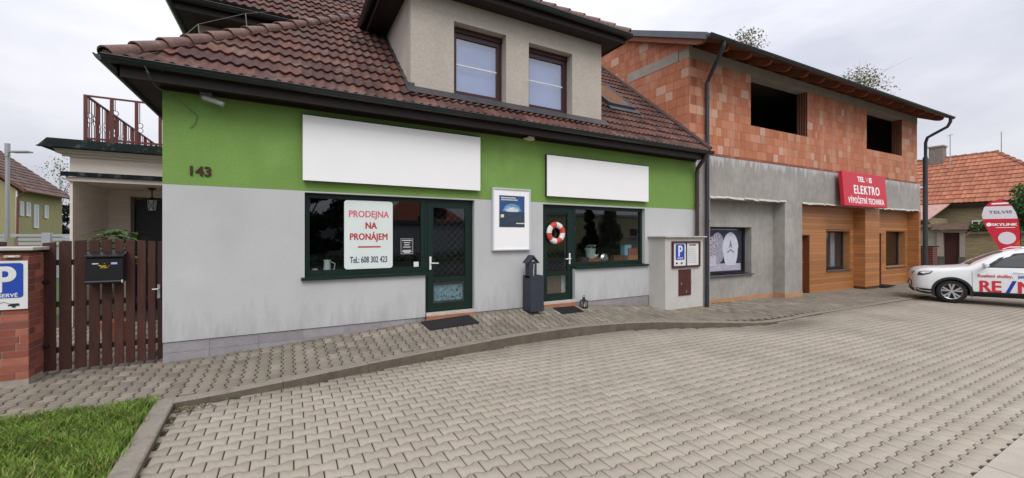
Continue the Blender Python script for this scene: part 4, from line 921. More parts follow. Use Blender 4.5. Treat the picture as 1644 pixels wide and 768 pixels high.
x,y=-2.62,11.8; mb=MB(); mb.lathe([(.08,2.86),(.07,2.835),(.02,2.82)],(x,y,0),12); mb.tube([(x,y,2.83),(x,y,2.66)],.012,6)
for sg in (-1,1): mb.tube([(x,y,2.66),(x+sg*.07,y,2.60),(x+sg*.13,y,2.63),(x+sg*.16,y,2.60),(x+sg*.13,y,2.57)],.014,6)
mb.lathe([(.10,2.60),(.03,2.66)],(x,y,0),6); mb.build('bracket',m_black,PLn,world=True)
mb=MB(); mb.lathe([(.065,2.36),(.088,2.595)],(x,y,0),6); gl=mb.build('glass_body',M('frosted_glass',(.42,.46,.47),.4),PLn,world=True)
mb=MB(); mb.lathe([(.072,2.365),(.03,2.335)],(x,y,0),6)
for a in range(6): t_=a*math.pi/3; mb.tube([(x+.067*math.cos(t_),y+.067*math.sin(t_),2.36),(x+.091*math.cos(t_),y+.091*math.sin(t_),2.6)],.006,4)
mb.tube([(x-.03,y-.077,2.4),(x+.035,y-.08,2.56)],.005,4); mb.tube([(x+.03,y-.077,2.4),(x-.035,y-.08,2.56)],.005,4); mb.build('glazing_bars',m_black,gl,world=True)
# ---------------------------------------------------------------- vegetation helpers
def leafcloud(n,centers,size,cols,flat=.5):
    """many small leaf quads scattered in clumps"""
    C=np.array([c[:3] for c in centers]); R_=np.array([c[3] for c in centers]); w=R_**2; w=w/w.sum()
    k=rng.choice(len(C),n,p=w); d=rng.normal(0,1,(n,3)); d/=np.linalg.norm(d,axis=1)[:,None]; r=R_[k]*(rng.random(n)**.45)
    p=C[k]+d*r[:,None]*np.array([1,1,.8]); a=rng.normal(0,1,(n,3)); a/=np.linalg.norm(a,axis=1)[:,None]; b=np.cross(a,rng.normal(0,1,(n,3))); b/=np.linalg.norm(b,axis=1)[:,None]
    s=size*rng.uniform(.6,1.3,n)[:,None]
    V=np.stack([p-a*s,p-b*s*flat,p+a*s,p+b*s*flat],1).reshape(-1,3); f=np.arange(4*n).reshape(n,4)
    cc=np.array(cols)[rng.integers(0,len(cols),n)]*(.75+.5*rng.random(n))[:,None]*(.8+.4*np.sin(k*2.4)*.5+.1)[:,None]
    return V,f,cc
def tree(name,label,cat,base,h,clumps,n,size,cols,tr=.12,group=None,limbs=7,crownname='crown'):
    t=thing(name,label,cat,base,0,group)
    V,f,c=leafcloud(n,clumps,size,cols); npmesh(crownname,V,[f],m_leaf,c,t)
    mb=MB(); top=h*.8; mb.tube([(0,0,-.3),(.05*tr,0,h*.3),(tr*.5,.02,h*.55),(0,0,top)],[tr,tr*.8,tr*.55,tr*.15],8)
    for i in range(limbs):
        q=clumps[(i*3)%len(clumps)]; z=h*(.3+.45*i/limbs)
        if limbs>9:
            for k in range(4): mb.tube([(q[0]*.7,q[1]*.7,q[2]-.3),(q[0]+random.gauss(0,.7)*q[3],q[1]+random.gauss(0,.7)*q[3],q[2]+random.uniform(-.3,.9)*q[3])],[.012,.004],3)
        mb.tube([(0,0,z),(q[0]*.5,q[1]*.5,(z+q[2])/2+.1),(q[0],q[1],q[2])],[tr*.4,tr*.25,tr*.08],5)
    mb.build('trunk',m_bark,t,smooth=True); return t
def broad(h,w,k,seed,low=.35):
    r=random.Random(seed); out=[]
    for i in range(k):
        a=r.uniform(0,6.28); q=r.random(); z=h*(low+(1-low)*q*.95); rad=w*math.sin(math.pi*min(.95,(q*.8+.18)))*r.uniform(.3,.95); out.append((rad*math.cos(a),rad*math.sin(a),z,w*r.uniform(.18,.36)))
    return out
def cone(h,w,k,seed):
    r=random.Random(seed); out=[]
    for i in range(k):
        q=(i+.5)/k; a=r.uniform(0,6.28); rad=w*(1-q)*r.uniform(.4,.8); out.append((rad*math.cos(a),rad*math.sin(a),h*(.06+.92*q),w*(.12+.34*(1-q))))
    return out
GR=[(.06,.11,.025),(.045,.085,.02),(.08,.13,.03)]; YG=[(.20,.21,.06),(.26,.24,.08),(.13,.16,.05)]; DG=[(.018,.035,.014),(.025,.045,.018),(.012,.025,.012)]; CG=[(.05,.115,.03),(.035,.085,.022),(.07,.15,.035)]
# plant behind the gate
PT=thing('potted_shrub','leafy green potted shrub standing behind the picket gate','shrub',(-2.46,9.0,.05))
mb=MB()
for i in range(230):
    a=random.uniform(0,6.28); r=random.uniform(.02,.30); z=random.uniform(1.35,1.90)-r*.35; c=Vector((r*math.cos(a)*1.15,r*math.sin(a)*.8,z)); d=Vector((math.cos(a),math.sin(a),random.uniform(-.5,.3))).normalized(); sd=d.cross(Vector((0,0,1))).normalized(); L=random.uniform(.09,.15); w=L*.36; dn=Vector((0,0,-.02))
    mb.add([c,c+d*L*.5+sd*w,c+d*L+dn,c+d*L*.5-sd*w],[(0,1,2,3)],random.choice([(.06,.15,.03),(.09,.20,.04),(.04,.10,.02)]))
mb.build('leaves',m_leaf,PT)
mb=MB()
for i in range(9): a=i*.7; mb.tube([(0,0,.3),(.06*math.cos(a),.06*math.sin(a),.9),(.22*math.cos(a),.18*math.sin(a),1.65)],[.012,.01,.005],5)
mb.build('stems',m_bark,PT); mb=MB(); mb.lathe([(.14,0),(.19,.34),(.20,.36),(.17,.36),(.16,.3)],(0,0,0),18); mb.build('pot',m_terra,PT,smooth=True)
# ---------------------------------------------------------------- BRICK BUILDING UNDER CONSTRUCTION
ph=math.radians(-1.78)
B=thing('brick_building','two-storey building with bare orange clay-block upper floor and timber-clad shops','building',(9.8,7.49,0),ph)
def claycol(r,a,b,pale=.22):
    k=random.uniform(.90,1.08)
    if r==0: return (.36*k,.115*k,.065*k)
    q=random.random()
    if q<pale*.6: return (.60*k,.30*k,.19*k)
    if q<pale*.6+.06: return (.64*k,.40*k,.29*k)
    return random.choice([(.56*k,.215*k,.12*k),(.53*k,.195*k,.105*k),(.58*k,.24*k,.14*k)])
wclay=lambda r,f: random.choice([.25,.25,.25,.375,.125,.25]) if not f else random.choice([.16,.25,.33])
uh=[(2.77,5.93,5.236,6.79),(10.12,13.2,5.236,6.79)]
mb=MB(); wall_holes(mb,0,14.7,4.20,6.79,.0,.34,uh); mb.mat=1
zs=[(4.15,4.20+.0)]+[(4.2+.259*i,4.2+.259*(i+1)) for i in range(10)]; zs[0]=(4.13,4.2)
rows_panel(mb,(0,0,0),(1,0,0),(0,-1,0),14.7,zs,uh,wclay,.006,.008,claycol)
# hollow block ends at the corner
for i in range(1,10,2):
    z=4.2+.259*i
    for k in range(7): mb.box(.05+k*.036,.068+k*.036,-.014,-.006,z+.01,z+.25,(.30,.10,.055))
for (a,b,c,d) in uh:
    for k in range(4): mb.box(b-.012,b+.02,.05+k*.075,.07+k*.075,c+.01,d-.01,(.26,.09,.05))
mb.build('block_wall',[m_mortar,m_clay],B)
# side wall
mb=MB(); dx=-.0538; q=lambda d,z: (dx*d,d,z)
mb.prism([q(.341,3),q(9.2,3),q(9.2,6.9),q(4.6,9.15),q(.341,7.15)],(.3,0,0)); mb.mat=1
Ud=Vector((dx,1,0)); nn=Vector((-1,dx,0))
def ends(z):
    lo=0 if z<6.79 else (2.27 if z<7.08 else max(0,(z-.16-7.12)/.47)); return (lo,8.6)
zz=[(3.16+.259*i,3.16+.259*(i+1)) for i in range(22)]
rows_panel(mb,(0,0,0),Ud,nn,9,[z for z in zz if z[0]<8.7],[],wclay,.008,.010,lambda r,a,b:claycol(r+1,a,b,.12),ends)
for i in range(14): # open joints and holes
    d=random.uniform(.3,4.5); r_=random.randrange(5,17); z=3.16+.259*r_
    if z>6.8+.4*d*.0+.3*d: continue
    c=q(d,z); mb.box(c[0]-.013,c[0]+.01,c[1]-.04,c[1]+.05,c[2]-.02,c[2]+.03,(.03,.012,.01))
mb.build('gable_wall',[m_mortar,m_clay],B,fix=False)
mb=MB(); mb.box(-.012,14.71,-.014,.34,6.792,7.085); mb.prism([q(.341,6.792),q(2.27,6.792),q(2.27,7.085),q(.341,7.085)],(-.016,0,0)); mb.box(.02,.22,.05,.3,7.087,7.3); mb.build('ring_beam',m_conc,B)
# interior of the upper floor
mb=MB(); mb.box(.1,14.6,.345,9.0,4.1,4.2); mb.box(.1,14.6,8.9,9.0,4.2,7.1); mb.box(.35,14.6,.345,9.0,7.10,7.14); mb.box(14.45,14.7,.345,9.1,4.2,7.1); mb.box(14.75,14.95,.64,9.1,-.5,4.1); mb.box(7.4,7.6,2.5,8.9,4.2,7.1); mb.build('inner_structure',M('raw_inside_shaded',(.075,.06,.05),.95,.2,2),B)  # near-black colour paints in the shade of the unlit rooms
# lower storey
mb=MB(); mb.box(.42,15.06,0,.38,2.95,4.128); mb.box(-.02,.42,.02,.38,-.6,4.128); mb.box(.42,.88,0,.38,-.12,2.95); mb.box(4.6,5.62,0,.379,-.10,2.95)
wall_holes(mb,.88,4.6,-.12,2.949,.38,.40,[(1.30,3.42,.60,2.09)])
mb.box(.9,4.59,.01,.379,2.90,2.949); mb.build('concrete_wall',m_raw,B)
mb=MB(); mb.box(.42,.88,-.012,.37,-.6,-.122); mb.box(.88,4.6,.36,.5,-.6,-.122); mb.box(4.585,5.64,-.015,.37,-.6,-.102); mb.build('base_course',M('base_orange',(.50,.28,.15),.9,.2,4,fine=.1),B)
# timber clad parts
WCOL=lambda r,a,b:(lambda k:(.48*k,.205*k,.075*k))(random.uniform(.78,1.14))
pw=[(-.30+.118*i,-.30+.118*(i+1)) for i in range(28)]; pw=[z for z in pw if z[0]<2.93]
hb=[(5.74,6.82,-1,1.87),(7.92,9.75,.52,2.03),(11.26,12.34,-1,1.95),(12.75,14.66,.47,2.05)]
mb=MB(); mb.mat=1
wall_holes(mb,5.62,10.01,-.6,2.95,.38,.24,hb[:2]); wall_holes(mb,11.15,14.88,-.6,2.95,.38,.24,hb[2:]); mb.box(10.01,11.15,.0,.38,-.28,2.948); mb.box(14.88,15.06,0,.38,-.28,2.948); mb.box(15.0,15.05,.38,9.1,-.6,4.1)
mb.mat=0
wl=lambda r,f:9
rows_panel(mb,(0,.38,0),(1,0,0),(0,-1,0),15,pw,[(h[0],h[1],h[2],h[3]) for h in hb],wl,.006,.012,WCOL,lambda z:(5.63,10.0))
rows_panel(mb,(0,.38,0),(1,0,0),(0,-1,0),15,pw,[(h[0],h[1],h[2],h[3]) for h in hb],wl,.006,.012,WCOL,lambda z:(11.16,14.87))
rows_panel(mb,(0,0,0),(1,0,0),(0,-1,0),15,pw[1:],[],wl,.006,.012,WCOL,lambda z:(10.0,11.16)); rows_panel(mb,(0,0,0),(1,0,0),(0,-1,0),15,pw[1:],[],wl,.006,.012,WCOL,lambda z:(14.87,15.07))
for xx in (10.01,14.88): rows_panel(mb,(xx,0,0),(0,1,0),(-1,0,0),.37,pw[1:],[],wl,.006,.012,WCOL)
rows_panel(mb,(15.06,0,0),(0,1,0),(1,0,0),9,pw[1:],[],wl,.006,.012,WCOL)
mb.build('timber_cladding',[m_wood,m_wooddk],B)
# reveals in the timber bays
m_rev=M('reveal_wood',(.42,.19,.07),.5,.2,6)
for h in (hb[1],hb[3]): mb=MB(); mb.box(h[1]-.03,h[1]+.0,.372,.62,h[2],h[3]); mb.box(h[0],h[1]-.03,.372,.62,h[3]-.03,h[3]); mb.box(h[0],h[0]+.03,.372,.62,h[2],h[3]-.03); mb.build('window_reveal',m_rev,B)
for h in (hb[0],hb[2]): mb=MB(); mb.box(h[1]-.035,h[1],.366,.62,-.25,h[3]); mb.box(h[0],h[1]-.035,.366,.62,h[3]-.04,h[3]); mb.build('door_casing',m_jamb,B)
for a,b,c,d in ((1.30,3.42,.60,2.09),(7.95,9.72,.52,2.0),(12.78,14.63,.47,2.02)):
    yb=.60; mb=MB(); frame_rect(mb,a,b,c+.03,d,yb,.06,.06); w=mb.build('shop_window',M('window_charcoal',(.02,.025,.03),.4),B)
    mb=MB(); mb.box(a+.05,b-.05,yb+.03,yb+.035,c+.08,d-.05); mb.build('pane',m_glass,w)
    mb=MB(); mb.box(a-.02,b+.02,.30,.60,c-.035,c+.0); mb.build('sill',m_zinc,w)
    mb=MB(); mb.box(a,b,2.6,2.65,c-.5,d+.5); mb.build('inner_backdrop',m_shed,w)
for h in (hb[0],hb[2]): mb=MB(); mb.box(h[0],h[1]-.036,.56,.61,-.25,h[3]-.041); dd=mb.build('shop_door',m_jamb,B); mb=MB(); mb.tube([(h[1]-.12,.55,.85),(h[1]-.12,.50,.85),(h[1]-.25,.50,.85)],.01,6); mb.build('handle',m_metal,dd)
mb=MB(); mb.box(.4,14.7,3.4,3.5,-.5,3.0); mb.box(.4,14.9,.63,3.4,-.5,-.24); mb.box(.4,14.9,.79,3.4,2.96,3.0); mb.build('shop_interior',m_dark,B)
mb=MB(); mb.box(7.99,8.45,.75,.8,.55,1.1); mb.build('display_blue',M('blue_goods',(.05,.10,.3),.6,.2,6),B)
mb=MB(); mb.box(9.2,9.5,.80,.83,.55,1.95); mb.build('display_curtain',m_skytone_curtain,B)
m_foil=M('foil_strip',(.62,.60,.55),.6,.2,20)
# ragged foil edge under the fascia
for a,b in ((.86,4.66),(5.60,15.04)):
    mb=MB(); x=a; z=2.955
    while x<b:
        w=random.uniform(.12,.5); e=min(x+w,b); za=2.955+random.uniform(-.02,.015); zb=2.955+random.uniform(-.025,.01); t_=random.uniform(.025,.06)
        mb.add([(x,-.03,za-t_),(e,-.025,zb-t_*.8),(e,-.006,zb+.02),(x,-.006,za+.02),(x,-.002,za-t_),(e,-.002,zb-t_*.8)],[(0,1,2,3),(0,4,5,1)]); x=e
    mb.build('foil_edge',m_foil,B)
# roof
rk=lambda d: 7.02+.47*(d+.8)
mb=MB(); mb.prism([(-.35,-.82,rk(-.82)),(-.35,4.6,rk(4.6)),(-.35,10.0,rk(4.6)-.47*5.4),(-.35,10.0,rk(4.6)-.47*5.4-.05),(-.35,4.6,rk(4.6)-.05),(-.35,-.82,rk(-.82)-.05)],(15.8,0,0)); mb.build('roof',m_zinc,B,fix=True)
mb=MB()
mb.prism([(-.375,-.85,rk(-.85)+.03),(-.375,4.6,rk(4.6)+.03),(-.375,4.6,rk(4.6)-.15),(-.375,-.85,rk(-.85)-.15)],(.022,0,0)); mb.box(-.36,15.45,-.84,-.82,rk(-.82)-.03,rk(-.82)+.02); mb.build('verge_sheet',m_zinc,B,fix=True)
mb=MB(); mb.prism([(-.33,-.78,rk(-.78)-.06),(-.33,4.6,rk(4.6)-.06),(-.33,4.6,rk(4.6)-.082),(-.33,-.78,rk(-.78)-.082)],(15.75,0,0)); mb.build('roof_boarding',m_deck,B,fix=True)
for i in range(17):
    x=-.30+i*.965; mb=MB(); w=.10; e=5.0 if i==0 else .6
    pts=[(x,-.72,rk(-.72)-.09),(x,e,rk(e)-.09),(x,e,rk(e)-.30),(x,-.45,rk(-.45)-.30),(x,-.58,rk(-.58)-.27),(x,-.68,rk(-.68)-.20)]
    mb.prism(pts,(w,0,0)); mb.build('rafter',m_raft,B,fix=True)
mb=MB(); mb.box(.3,14.65,.05,.28,7.087,7.22); mb.build('wall_plate',m_deck,B)
mb=MB(); halfgutter(mb,(-.40,-.91,rk(-.85)-.05),(15.50,-.91,rk(-.85)-.05),.08); 
mb.build('gutter',m_gutter,B,smooth=True)
mb=MB(); mb.tube([(.22,-.90,6.92),(.22,-.89,6.78),(.30,-.75,6.66),(.58,-.22,6.28),(.63,-.10,6.15),(.63,-.10,-.33)],.055,12)
for z in (5.7,4.4,2.2): mb.tube([(.63,-.10,z),(.63,-.10,z+.05)],.064,12)
mb.build('downpipe',m_pipe,B,smooth=True)
mb=MB(); mb.tube([(15.28,-.90,6.92),(15.28,-.89,6.74),(15.28,-.80,6.55),(15.29,-.35,6.32),(15.30,-.16,6.22),(15.30,-.10,6.0),(15.30,-.09,-.4)],.06,12); mb.tube([(15.30,-.09,5.35),(15.30,-.09,-.42)],.088,12)
mb.build('downpipe',m_pipe,B,smooth=True)
mb=MB(); mb.tube([(1.18+.0,.372,2.05+.0),(1.12,.34,2.15),(1.0,.33,2.2),(.93,.34,2.3),(1.0,.35,2.42),(1.12,.36,2.4),(1.16,.36,2.27),(1.08,.35,2.12),(.95,.35,2.12)],.009,6); mb.tube([(1.05,.372,2.2),(1.1,.3,2.25),(1.14,.3,2.38),(1.04,.32,2.46),(.96,.34,2.36)],.009,6); mb.build('cable_coil',m_black,B)
# things on the brick building (world positions through the building frame)
Mx=Matrix.Translation((9.8,7.49,0))@Matrix.Rotation(ph,4,'Z')
def bthing(name,label,cat,p): t=thing(name,label,cat,Mx@Vector(p),ph); t['o']=0; del t['o']; return t
def bb(mb,o): mb.v=[(v[0]-o[0],v[1]-o[1],v[2]-o[2]) for v in mb.v]; return mb
o_=(9.33,-.1,2.9); ES=bthing('shop_sign','red shop sign with white electronics lettering above the timber-clad bays','shop sign',o_)
th=math.radians(4); V2=Vector((0,math.sin(th),math.cos(th))); N2=Vector((0,-math.cos(th),math.sin(th)))
def sp(s,v,n=0): return Vector((s,0,0))+V2*v+N2*n+Vector((0,-.12,0))
mb=MB(); mb.add([sp(a,b,c) for c in (-.0,.12) for b in (0,1.26) for a in (-1.66,1.64)],[(0,2,3,1),(4,5,7,6),(0,1,5,4),(2,6,7,3),(0,4,6,2),(1,3,7,5)]); mb.build('panel',m_red,ES,bevel=.01,fix=True)
text('lettering','ELEKTRO',.45,sp(0.08,.47,.122),(1,0,0),V2,m_white,ES,.035,.002,'CENTER',.93,spacing=1.2)
text('lettering','VÝPOČETNÍ TECHNIKA',.30,sp(0.0,.11,.122),(1,0,0),V2,m_white,ES,.03,.002,'CENTER',.80,spacing=1.1)
text('lettering','TEL',.27,sp(-.32,.93,.122),(1,0,0),V2,m_white,ES,.045,.002,'CENTER',1.2); text('lettering','IS',.27,sp(.40,.93,.122),(1,0,0),V2,m_white,ES,.05,.002,'CENTER',1.2)
text('lettering','V',.26,sp(.13,.93,.122),(1,0,0),V2,M('sign_pink',(.85,.42,.36),.5),ES,.02,.002,'CENTER',1.1)
o_=(2.36,.66,.68); WP=bthing('window_poster','lilac and white picture poster with an oval emblem in the concrete wall window','poster',o_)
WP.location=Mx@Vector((o_[0],o_[1]-.058,o_[2]))
def bp_(x): return (x[0]-o_[0],x[1]-o_[1],x[2]-o_[2])
mb=MB(); mb.box(1.35,3.20,.655,.665,.69,1.99); bb(mb,o_).build('sheet',M('poster_navy',(.03,.03,.06),.5),WP)
mb=MB(); mb.prism([(1.35,.650,1.0),(1.35,.650,1.75),(1.75,.650,1.85),(2.1,.650,1.6),(2.2,.650,1.0)],(0,.003,0)); mb.build('photo',m_boardp,WP); mb=None
bpy.data.objects.remove([c for c in WP.children if c.name.startswith('photo')][0])
mb=MB(); mb.prism([(1.36,.650,.70),(3.18,.650,.70),(3.18,.650,.92),(1.36,.650,.95)],(0,.003,0)); bb(mb,o_).build('ice_ground',M('ice_print',(.50,.48,.60),.5,.5,22),WP)
mb=MB(); mb.prism([(2.02+.35*math.cos(a),.649,1.42+.50*math.sin(a)) for a in [k*math.pi/14 for k in range(28)]],(0,.003,0)); bb(mb,o_).build('rear_board',M('board_grey',(.33,.34,.42),.5,.3,10),WP)
mb=MB(); mb.prism([(2.66+(.40 if math.sin(a)>0 else .36)*math.cos(a),.645,1.36+(.57 if math.sin(a)>0 else .62)*max(math.sin(a),-.8)) for a in [k*math.pi/16 for k in range(32)]],(0,.003,0)); bb(mb,o_).build('oval_board',M('board_white',(.62,.64,.74),.5,.1,4),WP)
mb=MB(); mb.prism([(2.66,.642,1.70),(2.75,.642,1.40),(2.66,.642,1.47),(2.57,.642,1.40)],(0,.002,0)); mb.prism([(2.48,.642,1.30),(2.66,.642,1.39),(2.84,.642,1.30),(2.80,.642,1.26),(2.66,.642,1.34),(2.52,.642,1.26)],(0,.002,0)); bb(mb,o_).build('emblem',M('emblem_grey',(.22,.23,.30),.5),WP)
c30=math.cos(.42); s30=math.sin(.42)
for (tx,sz,px,pz) in (('EUTI',.25,1.66,1.56),('ESKY',.22,1.64,1.28),('CO',.2,1.66,1.08)): text('lettering',tx,sz,bp_((px,.636,pz)),(c30,0,s30),(-s30,0,c30),M('lilac_text',(.62,.52,.62),.5),WP,.03,.001,'LEFT')
mb=MB(); mb.box(1.62,1.95,.643,.646,.86,1.18); bb(mb,o_).build('figure_print',M('figure_print',(.58,.56,.66),.5,.3,9),WP)
o_=(11.8,.1,-.24); DM=bthing('doormat','dark doormat at the far timber-clad shop door beside the pillar','doormat',o_); mb=MB(); mb.box(11.28,12.3,-.15,.35,-.245,-.225); bb(mb,o_).build('rubber_pad',m_rubber,DM)
mb=MB(); 
for k in range(9): mb.box(11.32,12.26,-.12+k*.05,-.10+k*.05,-.224,-.219)
bb(mb,o_).build('ribs',m_rubber,DM)
# ---------------------------------------------------------------- CAR
cx_,cy_=18.0,5.24; ang=math.atan2(-.9345,.356)
CR=thing('parked_car','white compact crossover car with red and blue estate-agency lettering parked nose to the kerb','car',(cx_,cy_,zlot(cx_)),ang)
CR.rotation_euler=(0,math.radians(-1.0),ang)
# local: x rearwards, y to the far side (0 = near side), z up
Wd=1.84
prof=[ # x, zbottom, ztop(center), zbelt, halfwidth factor, roof half-width factor
(.00,.42,.93,.80,.66),(.06,.30,1.00,.90,.84),(.20,.24,1.06,.97,.945),(.42,.22,1.10,1.0,.985),(.75,.22,1.10,1.01,1.0),(1.1,.22,1.13,1.06,1.0),(1.36,.22,1.16,1.09,1.0),
(1.62,.22,1.33,1.11,1.0),(1.95,.22,1.50,1.12,1.0),(2.25,.22,1.62,1.13,1.0),(2.6,.22,1.685,1.14,1.0),(3.0,.22,1.70,1.15,1.0),(3.5,.22,1.68,1.16,1.0),(3.95,.22,1.62,1.17,1.0),(4.25,.24,1.45,1.17,.97),(4.45,.28,1.20,1.13,.93),(4.52,.36,.98,.95,.84)]
prof=tuple((p[0]*.93,)+p[1:] for p in prof)
XH=1.27
def csec(x,zb,zt,zbelt,k):
    hw=Wd/2*k; gh=max(zt-zbelt,.02); rw=hw*(1-.30*min(gh/.55,1)) if x>XH else hw*.80
    pts=[(hw*.86,zb),(hw*.985,zb+.10),(hw,zb+.30),(hw*.995,(zb+zbelt)/2+.12),(hw*.985,zbelt-.06),(hw*.955,zbelt)]
    if x>XH: pts+=[(hw*.955+(rw-hw*.955)*.55,zbelt+gh*.6),(rw,zt-gh*.10),(rw*.90,zt-.015),(rw*.5,zt),(0,zt)]
    else: pts+=[(hw*.90,zbelt+gh*.45),(hw*.80,zbelt+gh*.72),(hw*.66,zt-.02),(hw*.35,zt-.005),(0,zt)]
    return pts
def carbody():
    rings=[]
    for p in prof:
        h=csec(*p); full=h+[(-a,b) for a,b in h[-2::-1]]; rings.append([(p[0],Wd/2-a,b) for a,b in full])
    n=len(rings[0]); vs=[v for r in rings for v in r]; fs=[]
    for i in range(len(rings)-1):
        for k in range(n-1): fs.append((i*n+k,i*n+k+1,(i+1)*n+k+1,(i+1)*n+k))
        fs.append((i*n+n-1,i*n,(i+1)*n,(i+1)*n+n-1))
    fs+=[tuple(range(n))[::-1],tuple(range((len(rings)-1)*n,len(rings)*n))]
    mb=MB(); mb.add(vs,fs); return mb
o=carbody().build('body',m_carw,CR,smooth=True,fix=True)
WXc=(.86,3.42); WR=.352
cut=MB()
for wx in WXc:
    for y0_,y1_ in ((-.2,.34),(Wd-.34,Wd+.2)): cut.lathe([(.395,y0_),(.395,y1_)],(wx,0,WR),28,'y')
co_=cut.build('cutter',m_carblk,None,fix=True); co_.matrix_world=CR.matrix_basis; bpy.context.view_layer.update()
md=o.modifiers.new('b','BOOLEAN'); md.object=co_; md.solver='EXACT'; dg=bpy.context.evaluated_depsgraph_get(); nm=bpy.data.meshes.new_from_object(o.evaluated_get(dg)); o.modifiers.clear(); o.data=nm; nm.name='body'
nm.materials.clear(); nm.materials.append(m_carw); nm.materials.append(m_carblk)
for p in nm.polygons:
    c=p.center
    for wx in WXc:
        if abs(math.hypot(c.x-wx,c.z-WR)-.395)<.03 and (c.y<.36 or c.y>Wd-.36) and abs(p.normal.y)<.5: p.material_index=1
    if .33<c.y<.345 or Wd-.345<c.y<Wd-.33: p.material_index=1
bpy.data.objects.remove(co_)
def ysurf(x,z):
    i=max(j for j in range(len(prof)) if prof[j][0]<=x); i=min(i,len(prof)-2); f=(x-prof[i][0])/(prof[i+1][0]-prof[i][0])
    def wz(p):
        s=csec(*p)
        for a,b in zip(s,s[1:]):
            if a[1]<=z<=b[1]+1e-9: return a[0]+(b[0]-a[0])*(z-a[1])/max(b[1]-a[1],1e-6)
        return s[-1][0] if z>s[-1][1] else s[0][0]
    return Wd/2-((1-f)*wz(prof[i])+f*wz(prof[i+1]))
def sidepanel(name,pts,mat,parent,off=.004,near=True,sub=6):
    """polygon (x,z) strip laid over the car side, as a thin fan grid"""
    xs=sorted(set([p[0] for p in pts]+list(np.linspace(min(p[0] for p in pts),max(p[0] for p in pts),14))))
    def span(x):
        zs_=[]
        for (xa,za),(xb,zb) in zip(pts,pts[1:]+pts[:1]):
            if min(xa,xb)-1e-9<=x<=max(xa,xb)+1e-9 and abs(xa-xb)>1e-9: zs_.append(za+(zb-za)*(x-xa)/(xb-xa))
            elif abs(xa-xb)<1e-9 and abs(x-xa)<1e-9: zs_+=[za,zb]
        return min(zs_),max(zs_)
    mb=MB(); V=[]
    for x in xs:
        a,b=span(x)
        for k in range(sub+1):
            z=a+(b-a)*k/sub; y=ysurf(x,z)-off; V.append((x,y if near else Wd-y,z))
    fs=[(i*(sub+1)+k,(i+1)*(sub+1)+k,(i+1)*(sub+1)+k+1,i*(sub+1)+k+1) for i in range(len(xs)-1) for k in range(sub)]
    mb.add(V,fs); return mb.build(name,mat,parent,smooth=True)
m_carglass,_nt,_b=new_mat('car_window_tint'); _b.inputs['Base Color'].default_value=(.025,.035,.035,1); _b.inputs['Roughness'].default_value=.04; _b.inputs['Specular IOR Level'].default_value=.9
m_hl=M('lamp_glass_dark',(.05,.05,.06),.1,.2,8,spec=.9); m_hs=M('lamp_silver',(.75,.77,.8),.2,.1,8)
for near in (True,False):
    sidepanel('side_window_trim',[(1.54,1.125),(1.88,1.42),(2.19,1.55),(2.6,1.60),(3.35,1.575),(3.74,1.46),(3.9,1.25),(3.9,1.14)],m_black,o,.006,near)
    sidepanel('side_window',[(1.71,1.16),(1.97,1.40),(2.23,1.505),(2.47,1.54),(2.47,1.16)],m_carglass,o,.012,near)
    sidepanel('side_window',[(2.57,1.17),(2.57,1.545),(3.0,1.545),(3.3,1.52),(3.37,1.17)],m_carglass,o,.012,near)
    sidepanel('sill_cladding',[(1.265,.22),(1.265,.385),(2.957,.385),(2.957,.22)],m_carblk,o,.014,near,3)
    sidepanel('front_bumper_trim',[(0.065,.31),(0.065,.42),(0.456,.40),(0.484,.24),(0.279,.24)],m_carblk,o,.008,near,3)
    for wx in WXc:
        mb=MB(); R0,R1=.385,.455; V=[];n=26
        for k in range(n+1):
            a=math.radians(-18+216*k/n)
            for rr,off in ((R0,.018),(R0,-.0),(R1,.018),(R1,-.02)):
                x=wx+rr*math.cos(a); z=WR+rr*math.sin(a); y=ysurf(min(max(x,.05),4.15),max(z,.33)); V.append((x,(y-off) if near else Wd-(y-off),z))
        fs=[]
        for k in range(n): b_=k*4; c_=b_+4; fs+=[(b_,b_+2,c_+2,c_),(b_+1,b_,c_,c_+1),(b_+2,b_+3,c_+3,c_+2)]
        mb.add(V,fs); mb.build('wheel_arch',m_carblk,o)
    hl=sidepanel('headlight',[(.09,.83),(.14,.945),(.24,.975),(.46,.985),(.40,.90),(.22,.83)],m_hl,o,.010,near,3)
    sidepanel('light_strip',[(.15,.925),(.24,.955),(.42,.968),(.38,.93),(.24,.89)],m_hs,hl,.016,near,2)
    for (x0_,x1_,z_) in ((2.12,2.32,1.00),(3.15,3.36,1.02)):
        mb=MB(); yy=ysurf(x0_,z_); yy=yy-.022 if near else Wd-yy+.022; mb.tube([(x0_,yy,z_),(x0_+.03,yy-(.012 if near else -.012),z_),(x1_-.03,yy-(.012 if near else -.012),z_),(x1_,yy,z_)],.013,6); mb.build('door_handle',m_carw,o,smooth=True)
    sg=1 if near else -1; yb_=0 if near else Wd
    mb=MB(); mb.tube([(1.56,yb_+sg*.06,1.13),(1.56,yb_-sg*.06,1.16)],.03,8); mi=mb.build('mirror_arm',m_carblk,o)
    mb=MB(); mb.lathe([(.002,-.13),(.055,-.12),(.085,-.05),(.09,.03),(.07,.11),(.002,.125)],(0,0,0),14,'y'); mb.v=[(1.54+v[0]*.75+abs(v[1])*.25,yb_-sg*.13+v[1],1.20+v[2]*.85) for v in mb.v]; mb.build('mirror_shell',m_carw,mi,smooth=True)
for x_ in (1.29,2.50): sidepanel('door_gap',[(x_,.40),(x_,1.10),(x_+.008,1.10),(x_+.008,.40)],m_carblk,o,.003,True,8)
